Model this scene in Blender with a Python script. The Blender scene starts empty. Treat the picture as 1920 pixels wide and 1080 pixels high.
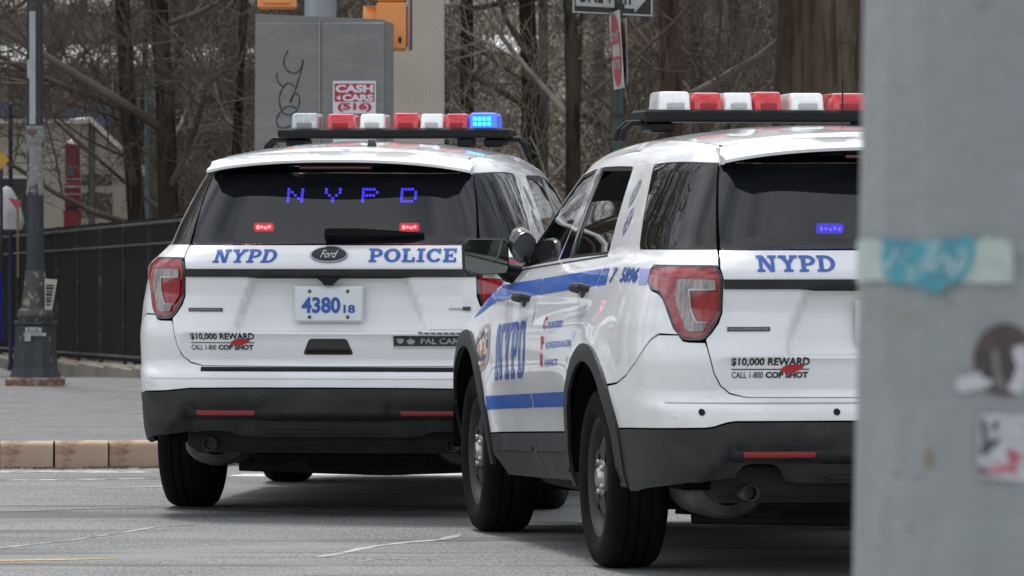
import bpy, math, random
import numpy as np
from mathutils import Vector, Matrix
from mathutils.geometry import delaunay_2d_cdt
random.seed(7); np.random.seed(7)
SC=bpy.context.scene; COL=SC.collection
R=math.radians
# ---------------------------------------------------------------- camera
CAMH=1.391
cd=bpy.data.cameras.new('camera'); cam=bpy.data.objects.new('camera',cd); COL.objects.link(cam); SC.camera=cam
cd.sensor_width=36; cd.lens=36*11300.8/1920; cd.clip_start=.5; cd.clip_end=3000
cam.location=(0,0,CAMH); cam.rotation_euler=(R(90)-math.atan2(540-414.52,11300.8),0,0)
cd.dof.use_dof=True; cd.dof.focus_distance=25.5; cd.dof.aperture_fstop=13
# ---------------------------------------------------------------- sky and sun (bright thin overcast)
SUN_EL=62; SUN_AZ=-25          # azimuth from +Y, negative = to the left
W=bpy.data.worlds.new('World'); SC.world=W; W.use_nodes=True
nt=W.node_tree; bg=nt.nodes['Background']
sky=nt.nodes.new('ShaderNodeTexSky'); sky.sky_type='NISHITA'; sky.sun_disc=False
sky.sun_elevation=R(SUN_EL); sky.sun_rotation=R(SUN_AZ); sky.dust_density=2.5; sky.air_density=1.0
tc=nt.nodes.new('ShaderNodeTexCoord'); nz=nt.nodes.new('ShaderNodeTexNoise'); nz.inputs['Scale'].default_value=2.2; nz.inputs['Detail'].default_value=6
mp=nt.nodes.new('ShaderNodeMapping'); mp.inputs['Scale'].default_value=(1,1,2.6)
cr=nt.nodes.new('ShaderNodeValToRGB'); cr.color_ramp.elements[0].position=.40; cr.color_ramp.elements[1].position=.58
cr.color_ramp.elements[0].color=(.25,.25,.25,1); cr.color_ramp.elements[1].color=(1,1,1,1)
mx=nt.nodes.new('ShaderNodeMixRGB'); mx.inputs[2].default_value=(10.6,10.9,11.5,1)
nt.links.new(tc.outputs['Generated'],mp.inputs[0]); nt.links.new(mp.outputs[0],nz.inputs['Vector'])
nt.links.new(nz.outputs['Fac'],cr.inputs[0]); nt.links.new(cr.outputs[0],mx.inputs[0]); nt.links.new(sky.outputs[0],mx.inputs[1])
nt.links.new(mx.outputs[0],bg.inputs['Color']); bg.inputs['Strength'].default_value=.115
sd=bpy.data.lights.new('sun','SUN'); sd.energy=2.4; sd.angle=R(12); sd.color=(1,.965,.92)
sun=bpy.data.objects.new('sun',sd); COL.objects.link(sun)
_d=Vector((math.sin(R(SUN_AZ))*math.cos(R(SUN_EL)),math.cos(R(SUN_AZ))*math.cos(R(SUN_EL)),math.sin(R(SUN_EL))))
sun.rotation_euler=_d.to_track_quat('Z','Y').to_euler(); sun.location=(0,0,30)
SC.view_settings.view_transform='Standard'; SC.view_settings.look='None'; SC.view_settings.exposure=0.12; SC.view_settings.gamma=1
SC.view_settings.use_curve_mapping=False
SC.render.engine='CYCLES'; SC.cycles.max_bounces=8; SC.cycles.transparent_max_bounces=12
SC.cycles.filter_width=1.5

# ---------------------------------------------------------------- materials
MT={}
def mat(name,col,rough=.5,metal=0,coat=0,spec=.5,emit=0,emitcol=None,var=None,scale=8,bump=0,bscale=60,trans=0,objc=True,detail=5):
    """var: list of (noise scale, second colour, low, high) mixed one over the other"""
    if name in MT: return MT[name]
    m=bpy.data.materials.new(name); m.use_nodes=True; n=m.node_tree; b=n.nodes['Principled BSDF']
    b.inputs['Base Color'].default_value=(*col,1); b.inputs['Roughness'].default_value=rough; b.inputs['Metallic'].default_value=metal
    b.inputs['Coat Weight'].default_value=coat; b.inputs['Coat Roughness'].default_value=.04; b.inputs['Specular IOR Level'].default_value=spec
    if trans: b.inputs['Transmission Weight'].default_value=trans
    if emit: b.inputs['Emission Color'].default_value=(*(emitcol or col),1); b.inputs['Emission Strength'].default_value=emit
    t=n.nodes.new('ShaderNodeTexCoord'); src=t.outputs['Object']
    last=None
    for i,(sc,c2,lo,hi) in enumerate(var or []):
        z=n.nodes.new('ShaderNodeTexNoise'); z.inputs['Detail'].default_value=detail
        if isinstance(sc,tuple):
            mm=n.nodes.new('ShaderNodeMapping'); mm.inputs['Scale'].default_value=sc; mm.inputs['Location'].default_value=(i*3.1,i*1.7,i)
            n.links.new(src,mm.inputs[0]); n.links.new(mm.outputs[0],z.inputs['Vector']); z.inputs['Scale'].default_value=1
        else:
            z.inputs['Scale'].default_value=sc; n.links.new(src,z.inputs['Vector'])
        r=n.nodes.new('ShaderNodeMapRange'); r.inputs['From Min'].default_value=lo; r.inputs['From Max'].default_value=hi
        n.links.new(z.outputs['Fac'],r.inputs['Value'])
        x=n.nodes.new('ShaderNodeMixRGB'); x.inputs[1].default_value=(*col,1); x.inputs[2].default_value=(*c2,1)
        if last: n.links.new(last,x.inputs[1])
        n.links.new(r.outputs[0],x.inputs[0]); last=x.outputs[0]
    if last: n.links.new(last,b.inputs['Base Color'])
    if bump:
        z=n.nodes.new('ShaderNodeTexNoise'); z.inputs['Scale'].default_value=bscale; z.inputs['Detail'].default_value=6; n.links.new(src,z.inputs['Vector'])
        bp=n.nodes.new('ShaderNodeBump'); bp.inputs['Strength'].default_value=bump; bp.inputs['Distance'].default_value=.01
        n.links.new(z.outputs['Fac'],bp.inputs['Height']); n.links.new(bp.outputs[0],b.inputs['Normal'])
    MT[name]=m; return m
def tint_glass(name,tint,rough=.02,ior=1.5,body=(.02,.022,.024),k=.5):
    m=bpy.data.materials.new(name); m.use_nodes=True; n=m.node_tree; n.nodes.clear()
    o=n.nodes.new('ShaderNodeOutputMaterial'); g=n.nodes.new('ShaderNodeBsdfGlossy'); g.inputs['Roughness'].default_value=rough
    t=n.nodes.new('ShaderNodeBsdfTransparent'); t.inputs[0].default_value=(*tint,1)
    d=n.nodes.new('ShaderNodeBsdfDiffuse'); d.inputs[0].default_value=(*body,1)
    a=n.nodes.new('ShaderNodeMixShader'); a.inputs[0].default_value=k
    n.links.new(t.outputs[0],a.inputs[1]); n.links.new(d.outputs[0],a.inputs[2])
    f=n.nodes.new('ShaderNodeFresnel'); f.inputs[0].default_value=ior
    x=n.nodes.new('ShaderNodeMixShader'); n.links.new(f.outputs[0],x.inputs[0]); n.links.new(a.outputs[0],x.inputs[1]); n.links.new(g.outputs[0],x.inputs[2])
    n.links.new(x.outputs[0],o.inputs[0]); MT[name]=m; return m

# ---------------------------------------------------------------- object helpers
def link(name,me,m=None,parent=None,loc=None):
    o=bpy.data.objects.new(name,me); COL.objects.link(o)
    if m is not None and me is not None and not me.materials:
        for q in (m if isinstance(m,(list,tuple)) else [m]): me.materials.append(q)
    if parent: o.parent=parent
    if loc: o.location=loc
    return o
def mesh(name,V,Fc,m=None,parent=None,smooth=False,angle=None,mi=None,loc=None):
    me=bpy.data.meshes.new(name); me.from_pydata([tuple(map(float,v)) for v in V],[],Fc); me.update()
    if smooth:
        me.polygons.foreach_set('use_smooth',[True]*len(me.polygons))
        me.set_sharp_from_angle(angle=R(angle or 40))
    if mi: me.polygons.foreach_set('material_index',mi)
    return link(name,me,m,parent,loc)
def empty(name,loc,rz=0,label=None,cat=None,group=None,rot=None):
    o=bpy.data.objects.new(name,None); COL.objects.link(o); o.location=loc; o.rotation_euler=rot or (0,0,rz); o.empty_display_size=.2
    tag(o,label,cat,group); return o
def tag(o,label=None,cat=None,group=None,kind=None):
    if label: o['label']=label
    if cat: o['category']=cat
    if group: o['group']=group
    if kind: o['kind']=kind
    return o
def struct(o): o['kind']='structure'; return o
class MB:
    """collects simple solids, built as one mesh object"""
    def __init__(s): s.V=[];s.F=[];s.MI=[];s.c=0
    def add(s,V,F):
        k=len(s.V); s.V+=[tuple(v) for v in V]; s.F+=[tuple(i+k for i in f) for f in F]; s.MI+=[s.c]*len(F); return s
    def box(s,x0,x1,y0,y1,z0,z1,M=None,bev=0):
        if bev:
            b=bev; P=[]
            for (z,i) in ((z0,b),(z0+b,0),(z1-b,0),(z1,b)):
                P+= [(x0+i,y0+i+0,z),(x1-i,y0+i,z),(x1-i,y1-i,z),(x0+i,y1-i,z)]
            F=[(3,2,1,0),(12,13,14,15)]
            for r in range(3):
                for k in range(4): F.append((r*4+k,r*4+(k+1)%4,r*4+4+(k+1)%4,r*4+4+k))
        else:
            P=[(x0,y0,z0),(x1,y0,z0),(x1,y1,z0),(x0,y1,z0),(x0,y0,z1),(x1,y0,z1),(x1,y1,z1),(x0,y1,z1)]
            F=[(3,2,1,0),(4,5,6,7),(0,1,5,4),(1,2,6,5),(2,3,7,6),(3,0,4,7)]
        if M is not None: P=[tuple(M@Vector(p)) for p in P]
        return s.add(P,F)
    def tube(s,pts,rad,n=8,cap=True):
        P=[];F=[]; pts=[Vector(p) for p in pts]; rad=rad if hasattr(rad,'__len__') else [rad]*len(pts)
        u=None
        for i,p in enumerate(pts):
            d=(pts[min(i+1,len(pts)-1)]-pts[max(i-1,0)]).normalized()
            if u is None:
                u=d.orthogonal().normalized()
            else: u=(u-d*u.dot(d)).normalized()
            w=d.cross(u)
            for k in range(n):
                a=2*math.pi*k/n; P.append(tuple(p+(u*math.cos(a)+w*math.sin(a))*rad[i]))
        for i in range(len(pts)-1):
            for k in range(n): F.append((i*n+k,i*n+(k+1)%n,(i+1)*n+(k+1)%n,(i+1)*n+k))
        if cap: F.append(tuple(range(n-1,-1,-1))); F.append(tuple((len(pts)-1)*n+k for k in range(n)))
        return s.add(P,F)
    def lathe(s,prof,n=32,axis='z',M=None,close=False):
        P=[];F=[]
        for (r,h) in prof:
            for k in range(n):
                a=2*math.pi*k/n
                P.append((r*math.cos(a),r*math.sin(a),h) if axis=='z' else (h,r*math.cos(a),r*math.sin(a)))
        m=len(prof)
        for i in range(m-1+(1 if close else 0)):
            for k in range(n):
                a,b,c,d=i*n+k,i*n+(k+1)%n,((i+1)%m)*n+(k+1)%n,((i+1)%m)*n+k; F.append((a,b,c,d))
        if M is not None: P=[tuple(M@Vector(p)) for p in P]
        return s.add(P,F)
    def prism(s,poly,y0,y1,M=None):
        """poly (x,z) extruded along y"""
        n=len(poly); P=[(x,y0,z) for x,z in poly]+[(x,y1,z) for x,z in poly]
        F=[tuple(range(n)),tuple(range(2*n-1,n-1,-1))]+[(k,k+n,(k+1)%n+n,(k+1)%n) for k in range(n)]
        if M is not None: P=[tuple(M@Vector(p)) for p in P]
        return s.add(P,F)
    def build(s,name,m,parent=None,smooth=False,angle=40,loc=None):
        return mesh(name,s.V,s.F,m,parent,smooth,angle,s.MI if s.c or any(s.MI) else None,loc)

# ---------------------------------------------------------------- 2-D outlines
def inpoly(P,loops):
    P=np.asarray(P); ins=np.zeros(len(P),bool)
    for L in loops:
        L=np.asarray(L); x,y=P[:,0],P[:,1]
        for i in range(len(L)):
            a=L[i];b=L[(i+1)%len(L)]
            if a[1]==b[1]: continue
            c=((a[1]>y)!=(b[1]>y))&(x<(b[0]-a[0])*(y-a[1])/(b[1]-a[1])+a[0]); ins^=c
    return ins
def area(L): L=np.asarray(L); x,y=L[:,0],L[:,1]; return .5*np.sum(x*np.roll(y,-1)-np.roll(x,-1)*y)
def dens(L,step):
    o=[]
    for i in range(len(L)):
        a=np.array(L[i][:2],float);b=np.array(L[(i+1)%len(L)][:2],float);n=max(1,int(math.ceil(np.hypot(*(b-a))/step)))
        for k in range(n): o.append(tuple(a+(b-a)*k/n))
    return o
def rnd(L,r,n=4):
    """round the corners of a closed outline"""
    o=[];N=len(L)
    for i in range(N):
        rr=L[i][2] if len(L[i])>2 else r
        p=np.array(L[i][:2],float);a=np.array(L[i-1][:2],float);b=np.array(L[(i+1)%N][:2],float)
        la=np.hypot(*(a-p));lb=np.hypot(*(b-p));d=min(rr,la*.45,lb*.45)
        if d<1e-4: o.append(tuple(p)); continue
        A=p+(a-p)/la*d;B=p+(b-p)/lb*d
        for k in range(n+1):
            t=k/n;o.append(tuple((1-t)**2*A+2*t*(1-t)*p+t*t*B))
    return o
def inset(L,d):
    if d==0: return L
    L=[np.array(p[:2],float) for p in L]
    L2=[L[i] for i in range(len(L)) if np.hypot(*(L[i]-L[i-1]))>1e-6]; L=L2
    sg=1 if area(L)>0 else -1; o=[];N=len(L)
    for i in range(N):
        e1=L[i]-L[i-1];e2=L[(i+1)%N]-L[i]; e1/=np.hypot(*e1);e2/=np.hypot(*e2)
        n1=np.array([-e1[1],e1[0]])*sg;n2=np.array([-e2[1],e2[0]])*sg; m=n1+n2; q=max(.4,1+n1.dot(n2)); o.append(tuple(L[i]+m/q*d))
    return o
def cdt(loops,step,ymax=None):
    """triangulate the area within loops (even-odd), with inner grid points; returns pts, tris, boundary loops (index lists)"""
    V=[];E=[];B=[]
    for L in loops:
        k=len(V);n=len(L);V+=[tuple(map(float,p)) for p in L];E+=[(k+i,k+(i+1)%n) for i in range(n)];B.append(list(range(k,k+n)))
    P=np.array(V);lo=P.min(0);hi=P.max(0)
    gx=np.arange(lo[0]+step*.5,hi[0],step);gy=np.arange(lo[1]+step*.5,hi[1],step)
    if len(gx) and len(gy):
        G=np.stack(np.meshgrid(gx,gy),-1).reshape(-1,2);G[:,0]+=((G[:,1]/step).astype(int)%2)*step*.01
        ok=inpoly(G,loops)
        G=G[ok]
        if len(G):
            bp=P; keep=np.ones(len(G),bool)
            for i in range(0,len(G),400):
                d=((G[i:i+400,None,:]-bp[None])**2).sum(-1).min(1); keep[i:i+400]=d>(step*.45)**2
            V+= [tuple(p) for p in G[keep]]
    v2,e2,f2,ov,oe,of=delaunay_2d_cdt([Vector(p) for p in V],E,[],0,1e-7)
    Q=np.array([tuple(v) for v in v2]);T=np.array([tuple(f) for f in f2 if len(f)==3])
    C=Q[T].mean(1);T=T[inpoly(C,loops)]
    m={}
    for i,o in enumerate(ov):
        for k in o: m[k]=i
    B=[[m[i] for i in b] for b in B]
    return Q,T,B
# ---------------------------------------------------------------- car surface
VT=np.arange(0.20,1.7001,0.01)
def _sm(xs,ys,sig=.012):
    g=np.arange(xs[0]-.1,xs[-1]+.1001,.002); y=np.interp(g,xs,ys)
    k=np.arange(-int(3*sig/.002),int(3*sig/.002)+1)*.002; w=np.exp(-.5*(k/sig)**2); w/=w.sum()
    n=len(k)//2; yp=np.concatenate([np.full(n,y[0]),y,np.full(n,y[-1])])
    y2=np.convolve(yp,w,'valid'); return lambda v: np.interp(v,g,y2)
W_=_sm([.20,.30,.40,.55,.70,.85,1.0,1.10,1.19,1.235,1.265,1.30,1.40,1.50,1.60,1.64,1.68,1.71],
       [.86,.93,.955,.965,.985,.988,.978,.958,.93,.905,.868,.855,.820,.775,.725,.700,.665,.60],.010)
YR_=_sm([.20,.30,.38,.45,.58,.66,.695,.71,.80,.87,.95,1.05,1.12,1.19,1.25,1.28,1.30,1.64,1.68,1.71],
        [-1.0,-1.17,-1.215,-1.235,-1.24,-1.23,-1.21,-1.16,-1.175,-1.18,-1.155,-1.15,-1.16,-1.165,-1.135,-1.10,-1.085,-.885,-.855,-.80],.008)
YF_=_sm([.20,.3,.5,.7,.9,1.0,1.05,1.10,1.15,1.19,1.22,1.68,1.71],[3.55,3.68,3.73,3.74,3.70,3.60,3.48,3.24,2.95,2.74,2.66,1.74,1.64])
N_=_sm([.2,1.2,1.3,1.7],[6.5,6.5,5.6,5.6])
YC2_=_sm([.2,1.0,1.19,1.3,1.7],[2.3,2.6,2.40,2.15,1.40])
N2_=_sm([.2,.95,1.08,1.19,1.3,1.7],[4.5,4.5,7,6,3.4,3.4])
T_=_sm([.2,.5,1.1,1.3,1.64,1.7],[.015,.035,.043,.036,0.0,0.0],.03)
A_=_sm([.2,1.3,1.7],[0,0,1.0],.03)
def ramp(y): return .5*((y+.25)+np.sqrt((y+.25)**2+.02))
def _arch(y): return .022-.035*(y-.35)**2
DS=.01; NS=670
def outline(v):
    w=W_(v);yr=YR_(v);yf=YF_(v);n=N_(v);yc=.3;yc2=min(max(float(YC2_(v)),yc+.2),yf-.22)
    u=np.linspace(0,1,500);t=math.pi/2*u**3/(u**3+(1-u)**3)
    x1=w*np.sin(t)**(2/n);y1=yc-(yc-yr)*np.cos(t)**(2/n)
    n2=float(N2_(v))
    x2=w*np.cos(t)**(2/n2);y2=yc2+(yf-yc2)*np.sin(t)**(2/n2)
    x=np.concatenate([x1,x2]);y=np.concatenate([y1,y2])
    s=np.concatenate([[0],np.cumsum(np.hypot(np.diff(x),np.diff(y)))])
    q=np.arange(NS)*DS
    return np.interp(q,s,x),np.interp(q,s,y),s[-1]
def bump(d,r): return np.exp(-(d/r)**2)
def sstep(a,b,x):
    t=np.clip((x-a)/(b-a),0,1);return t*t*(3-2*t)
TAB=np.zeros((len(VT),NS,3));LV=np.zeros(len(VT))
for i,v in enumerate(VT):
    x,y,L=outline(v);LV[i]=L;TAB[i,:,0]=x;TAB[i,:,1]=y
    TAB[i,:,2]=v-T_(v)*ramp(y)+A_(v)*_arch(y)
def _norm(T):
    ds=np.gradient(T,axis=1);dv=np.gradient(T,axis=0)
    n=np.cross(ds,dv);l=np.linalg.norm(n,axis=2,keepdims=True);n=np.where(l<1e-7,np.array([0.,1.,0.]),n/np.maximum(l,1e-9));return n
NT=_norm(TAB)
# relief: recess round the plate, wheel arch swell, side crease
x,y,z=TAB[...,0],TAB[...,1],TAB[...,2]
v2=VT[:,None]*np.ones((1,NS))
hw=.36+(1.115-v2)*.36
rec=sstep(hw+.020,hw-.012,x)*sstep(.865,.895,v2)*sstep(1.135,1.11,v2)*(y<-.9)
dd=-.040*rec
dd+=-.014*(y<-.9)*sstep(.87,.84,v2)*sstep(.70,.74,v2)*sstep(.72,.66,x)
rec2=sstep(.488,.462,v2)*sstep(.72,.66,x)*(y<-.9)
dd+=-.040*rec2
wr=.655+(.548-v2)*.7
dd+=-.026*sstep(.552,.538,v2)*sstep(wr+.015,wr-.02,x)*(y<-.9)*(1-.8*sstep(.30,.26,x)*sstep(.46,.48,v2))
for yw in (0.,2.865):
    r=np.hypot(y-yw,z-.36)
    side=(np.abs(x)>.7)*1.0
    dd+=.022*side*np.exp(-((r-.50)/.11)**2)*sstep(.2,.5,z)
dd+=-.012*bump(z-.60,.13)*sstep(.3,1.0,y)*sstep(2.6,1.8,y)
dd+=-.007*bump(v2-1.06,.05)*sstep(-.3,.6,y)*sstep(3.2,2.2,y)
TAB=TAB+NT*dd[...,None]
NT=_norm(TAB)
def surf(s,v,off=0.0):
    s=np.asarray(s,float);v=np.asarray(v,float)
    sg=np.where(s<0,-1.0,1.0);s=np.abs(s);l=np.interp(v,VT,LV);sg=np.where(s>l,-sg,sg);s=np.where(s>l,2*l-s,s)
    a=s/DS;b=(v-VT[0])/.01
    a=np.clip(a,0,NS-1.001);b=np.clip(b,0,len(VT)-1.001)
    i=a.astype(int);j=b.astype(int);fa=(a-i)[...,None];fb=(b-j)[...,None]
    def L(T): return (T[j,i]*(1-fa)+T[j,i+1]*fa)*(1-fb)+(T[j+1,i]*(1-fa)+T[j+1,i+1]*fa)*fb
    n=L(NT);n/=np.linalg.norm(n,axis=-1,keepdims=True)
    p=L(TAB)+n*off
    p=p.copy();p[...,0]*=sg;n[...,0]*=sg
    return p,n
def row(v):
    b=min(max((v-VT[0])/.01,0),len(VT)-1.001);j=int(b);f=b-j
    return TAB[j]*(1-f)+TAB[j+1]*f
def SX(x,v):   # s of a rear point at lateral x
    r=row(v);k=int(np.argmax(r[:,0]));return math.copysign(float(np.interp(abs(x),r[:k+1,0],np.arange(k+1)*DS)),x)
def SY(y,v,side=1):   # s of a side point at station y
    r=row(v);k=int(np.argmax(r[:,1]));k0=int(np.argmin(r[:60,1]))
    return side*float(np.interp(y,r[k0:k+1,1],np.arange(k0,k+1)*DS))
def WX(u,D): return (u-960)/11300.8*D
def WZ(v,D): return CAMH+(414.52-v)/11300.8*D
asphalt=mat('road_asphalt',(.188,.196,.190),.82,spec=.25,var=[(.9,(.24,.248,.238),.40,.65),((.5,6,1),(.155,.162,.158),.50,.70),((50,9,1),(.265,.265,.255),.50,.68),((80,14,1),(.070,.070,.069),.53,.68),((.35,2.2,1),(.115,.117,.115),.54,.66),((.8,1.2,1),(.23,.23,.22),.56,.68)],bump=.6,bscale=70,detail=6)
walk=mat('sidewalk_asphalt',(.175,.178,.178),.9,spec=.2,var=[(1.2,(.185,.185,.18),.40,.65),((1,7,1),(.13,.13,.13),.5,.7),((40,9,1),(.225,.225,.22),.50,.70),((3,6,1),(.145,.145,.142),.52,.66)],bump=.5,bscale=90)
granite=mat('granite_kerb',(.42,.29,.20),.75,var=[(3,(.46,.34,.245),.42,.62),((5,5,14),(.20,.085,.045),.52,.68),(90,(.38,.33,.28),.5,.75)],bump=.35,bscale=70)
concrete=mat('pale_concrete',(.46,.41,.345),.85,var=[(1.5,(.40,.355,.295),.45,.65),(70,(.54,.49,.42),.5,.75)],bump=.3,bscale=80)
concrete_d=mat('stained_concrete',(.22,.20,.17),.88,var=[(2.5,(.13,.12,.10),.45,.65),(50,(.30,.28,.24),.5,.75)],bump=.3,bscale=60)
wornw=mat('worn_white_paint',(.48,.48,.46),.8,var=[(9,(.15,.15,.148),.48,.58),(60,(.17,.17,.165),.50,.60)])
worny=mat('worn_yellow_paint',(.50,.34,.15),.8,var=[(5,(.24,.21,.16),.50,.64),(60,(.17,.165,.15),.52,.64)])
seal_=mat('pale_crack_dust',(.42,.42,.40),.85,var=[(7,(.20,.20,.195),.46,.58)])
# the kerb line (front edge of the stones), in plan
def kerb_path():
    P=[(-14,33.6),(-9,33.8),(-5,33.9),(-2.75,33.92),(-2.1,34.05),(-1.6,34.35),(-1.2,34.9),(-.7,35.8),(.2,37.2),(1.5,38.4),(3.5,39.4),(7,40.3),(14,41.2),(24,42)]
    Q=[Vector((x,y,0)) for x,y in P];o=[]
    for i in range(len(Q)-1):
        p0,p1,p2,p3=Q[max(i-1,0)],Q[i],Q[i+1],Q[min(i+2,len(Q)-1)]
        for k in range(10):
            t=k/10;o.append(.5*((2*p1)+(p2-p0)*t+(2*p0-5*p1+4*p2-p3)*t*t+(3*p1-p0-3*p2+p3)*t**3))
    o.append(Q[-1]);return o
KP=kerb_path()
def along(P,ds,start=0):
    o=[];acc=start;need=0
    for a,b in zip(P,P[1:]):
        l=(b-a).length;d=(b-a)/max(l,1e-9)
        while need<=l+1e-9: o.append((a+d*need,d.copy()));need+=ds
        need-=l
    return o
# road: one sheet to the horizon
b=MB();b.add([(-900,-300,0),(900,-300,0),(900,1800,0),(-900,1800,0)],[(0,1,2,3)]);struct(b.build('road',asphalt))
# sidewalk behind the kerb: sloping sheet
def walk_z(x,y):
    z=.150+max(0,y-34.2)*.0073
    if y>44: z=.2215+.0-(y-44)*.022*min(1,max(0,(2-x)/6))
    return z
V=[];F=[];Kp=[p for p in KP if p.x<22]
cols=22;m=len(Kp)
for i,p in enumerate(Kp):
    d=(Kp[min(i+1,m-1)]-Kp[max(i-1,0)]).normalized();nrm=Vector((-d.y,d.x,0))
    y0=p.y+.15
    for c in range(cols+1):
        t=(c/cols)**1.5
        q=p+nrm*.14;x=q.x;y=q.y+(66-q.y)*t;V.append((x,y,walk_z(x,y)-.004))
for i in range(m-1):
    for c in range(cols): a=i*(cols+1)+c;F.append((a,a+cols+1,a+cols+2,a+1))
mesh('sidewalk',V,F,walk,None,True)['kind']='structure'
# kerb stones one by one
kerb=empty('kerb',(0,0,0));kerb['kind']='structure'
def kerb_stone():
    b=MB();L=.296;n=6
    prof=[(0,-.05),(0,.118),(.006,.136),(.022,.147),(.045,.150),(.135,.152),(.135,-.05)]
    V=[];
    for x in (0,L):
        for (y,z) in prof: V.append((x,y,z))
    k=len(prof);F=[tuple(range(k)),tuple(range(2*k-1,k-1,-1))]+[(i,i+k,(i+1)%k+k,(i+1)%k) for i in range(k)]
    b.add(V,F);return b.build('stone',granite,kerb,True,50)
st=kerb_stone();first=True
for k,(p,d) in enumerate(along(KP,.309)):
    if p.x<-6 or p.x>4: continue
    o=st if first else st.copy()
    if not first: COL.objects.link(o)
    first=False
    o.location=p+Vector((0,random.uniform(-.004,.004),random.uniform(-.004,.003)));o.rotation_euler=(0,random.uniform(-.004,.004),math.atan2(d.y,d.x)+random.uniform(-.006,.006));o.parent=kerb
# far runs of the kerb in one piece
for side in (-1,1):
    run=[p for p in KP if (p.x<-5.7 if side<0 else p.x>3.9)]
    V=[];F=[]
    for i,p in enumerate(run):
        d=(run[min(i+1,len(run)-1)]-run[max(i-1,0)]).normalized();n_=Vector((-d.y,d.x,0))
        for (o_,z) in ((0,-.05),(0,.14),(.02,.15),(.135,.151)): V.append(tuple(p+n_*o_+Vector((0,0,z))))
    for i in range(len(run)-1):
        for k in range(3): F.append((i*4+k,i*4+4+k,i*4+5+k,i*4+1+k))
    tag(mesh('kerb_run',V,F,granite,kerb,True),kind='stuff')
# painted lines, worn marks and painted-in sunlit strips, as thin sheets
def strip_(name,pts,w,m,z=.0018,jit=0):
    V=[];F=[];P=[Vector((x,y,0)) for x,y in pts]
    Q=[]
    for a,b_ in zip(P,P[1:]):
        n=max(1,int((b_-a).length/.15))
        Q+= [a+(b_-a)*k/n for k in range(n)]
    Q.append(P[-1])
    for i,p in enumerate(Q):
        d=(Q[min(i+1,len(Q)-1)]-Q[max(i-1,0)]).normalized();n_=Vector((-d.y,d.x,0));ww=w*(1+random.uniform(-jit,jit));e=1.0
        if jit and (i==0 or i==len(Q)-1): ww*=.2
        V+= [tuple(p+n_*ww/2+Vector((0,0,z))),tuple(p-n_*ww/2+Vector((0,0,z)))]
    for i in range(len(Q)-1): F.append((2*i,2*i+1,2*i+3,2*i+2))
    o=mesh(name,V,F,m);o['kind']='structure';return o
def gp(u,v): D=CAMH*11300.8/(v-414.52);return (WX(u,D),D)
strip_('gutter_stain',[(p.x,p.y-.10) for p in KP[::4] if p.x<6],.20,mat('gutter_stain',(.085,.083,.08),.8,var=[(6,(.17,.17,.165),.46,.6)]),z=.0012,jit=.35)
strip_('yellow_line',[gp(-700,1046),gp(-300,1048),gp(0,1051.5),gp(110,1050),gp(222,1048)],.105,worny,jit=.12)
strip_('yellow_line',[gp(-700,1054),gp(0,1057),gp(120,1057)],.05,worny,jit=.3)
strip_('white_or_sunlit_strip',[gp(-500,884),gp(0,885),gp(140,885),gp(300,886)],.26,wornw,jit=.15)
strip_('white_or_sunlit_strip',[gp(-500,900),gp(0,901),gp(120,900),gp(330,897)],.13,wornw,jit=.2)
strip_('white_or_sunlit_strip',[gp(180,916),gp(260,914),gp(420,908)],.10,wornw,jit=.3)
strip_('white_or_sunlit_strip',[gp(430,893),gp(600,889),gp(760,889),gp(1000,890)],.34,mat('sunlit_road',(.62,.61,.57),.8,var=[(9,(.25,.25,.24),.55,.68)]),jit=.2)  # pale colour paints the sunlit road seen under the left car
strip_('white_or_sunlit_strip',[gp(880,984),gp(1000,984),gp(1150,984)],.20,MT['sunlit_road'],jit=.2)  # sunlit road under the right car, put in as a bright sheet
strip_('crack',[gp(-60,1035),gp(40,1024),gp(130,1014),gp(220,1001),gp(290,989),gp(370,984)],.032,seal_,jit=.7)
strip_('crack',[gp(592,1046),gp(640,1038),gp(700,1025),gp(760,1018),gp(830,1012),gp(862,1003)],.045,seal_,jit=.8)
strip_('crack',[gp(660,1055),gp(710,1049),gp(790,1050),gp(860,1046)],.03,seal_,jit=.8)
strip_('tar_seam',[gp(-40,962),gp(150,956),gp(300,952),gp(640,965),gp(860,968)],.05,mat('tar',(.045,.045,.046),.6),.0012,jit=.6)
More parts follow.
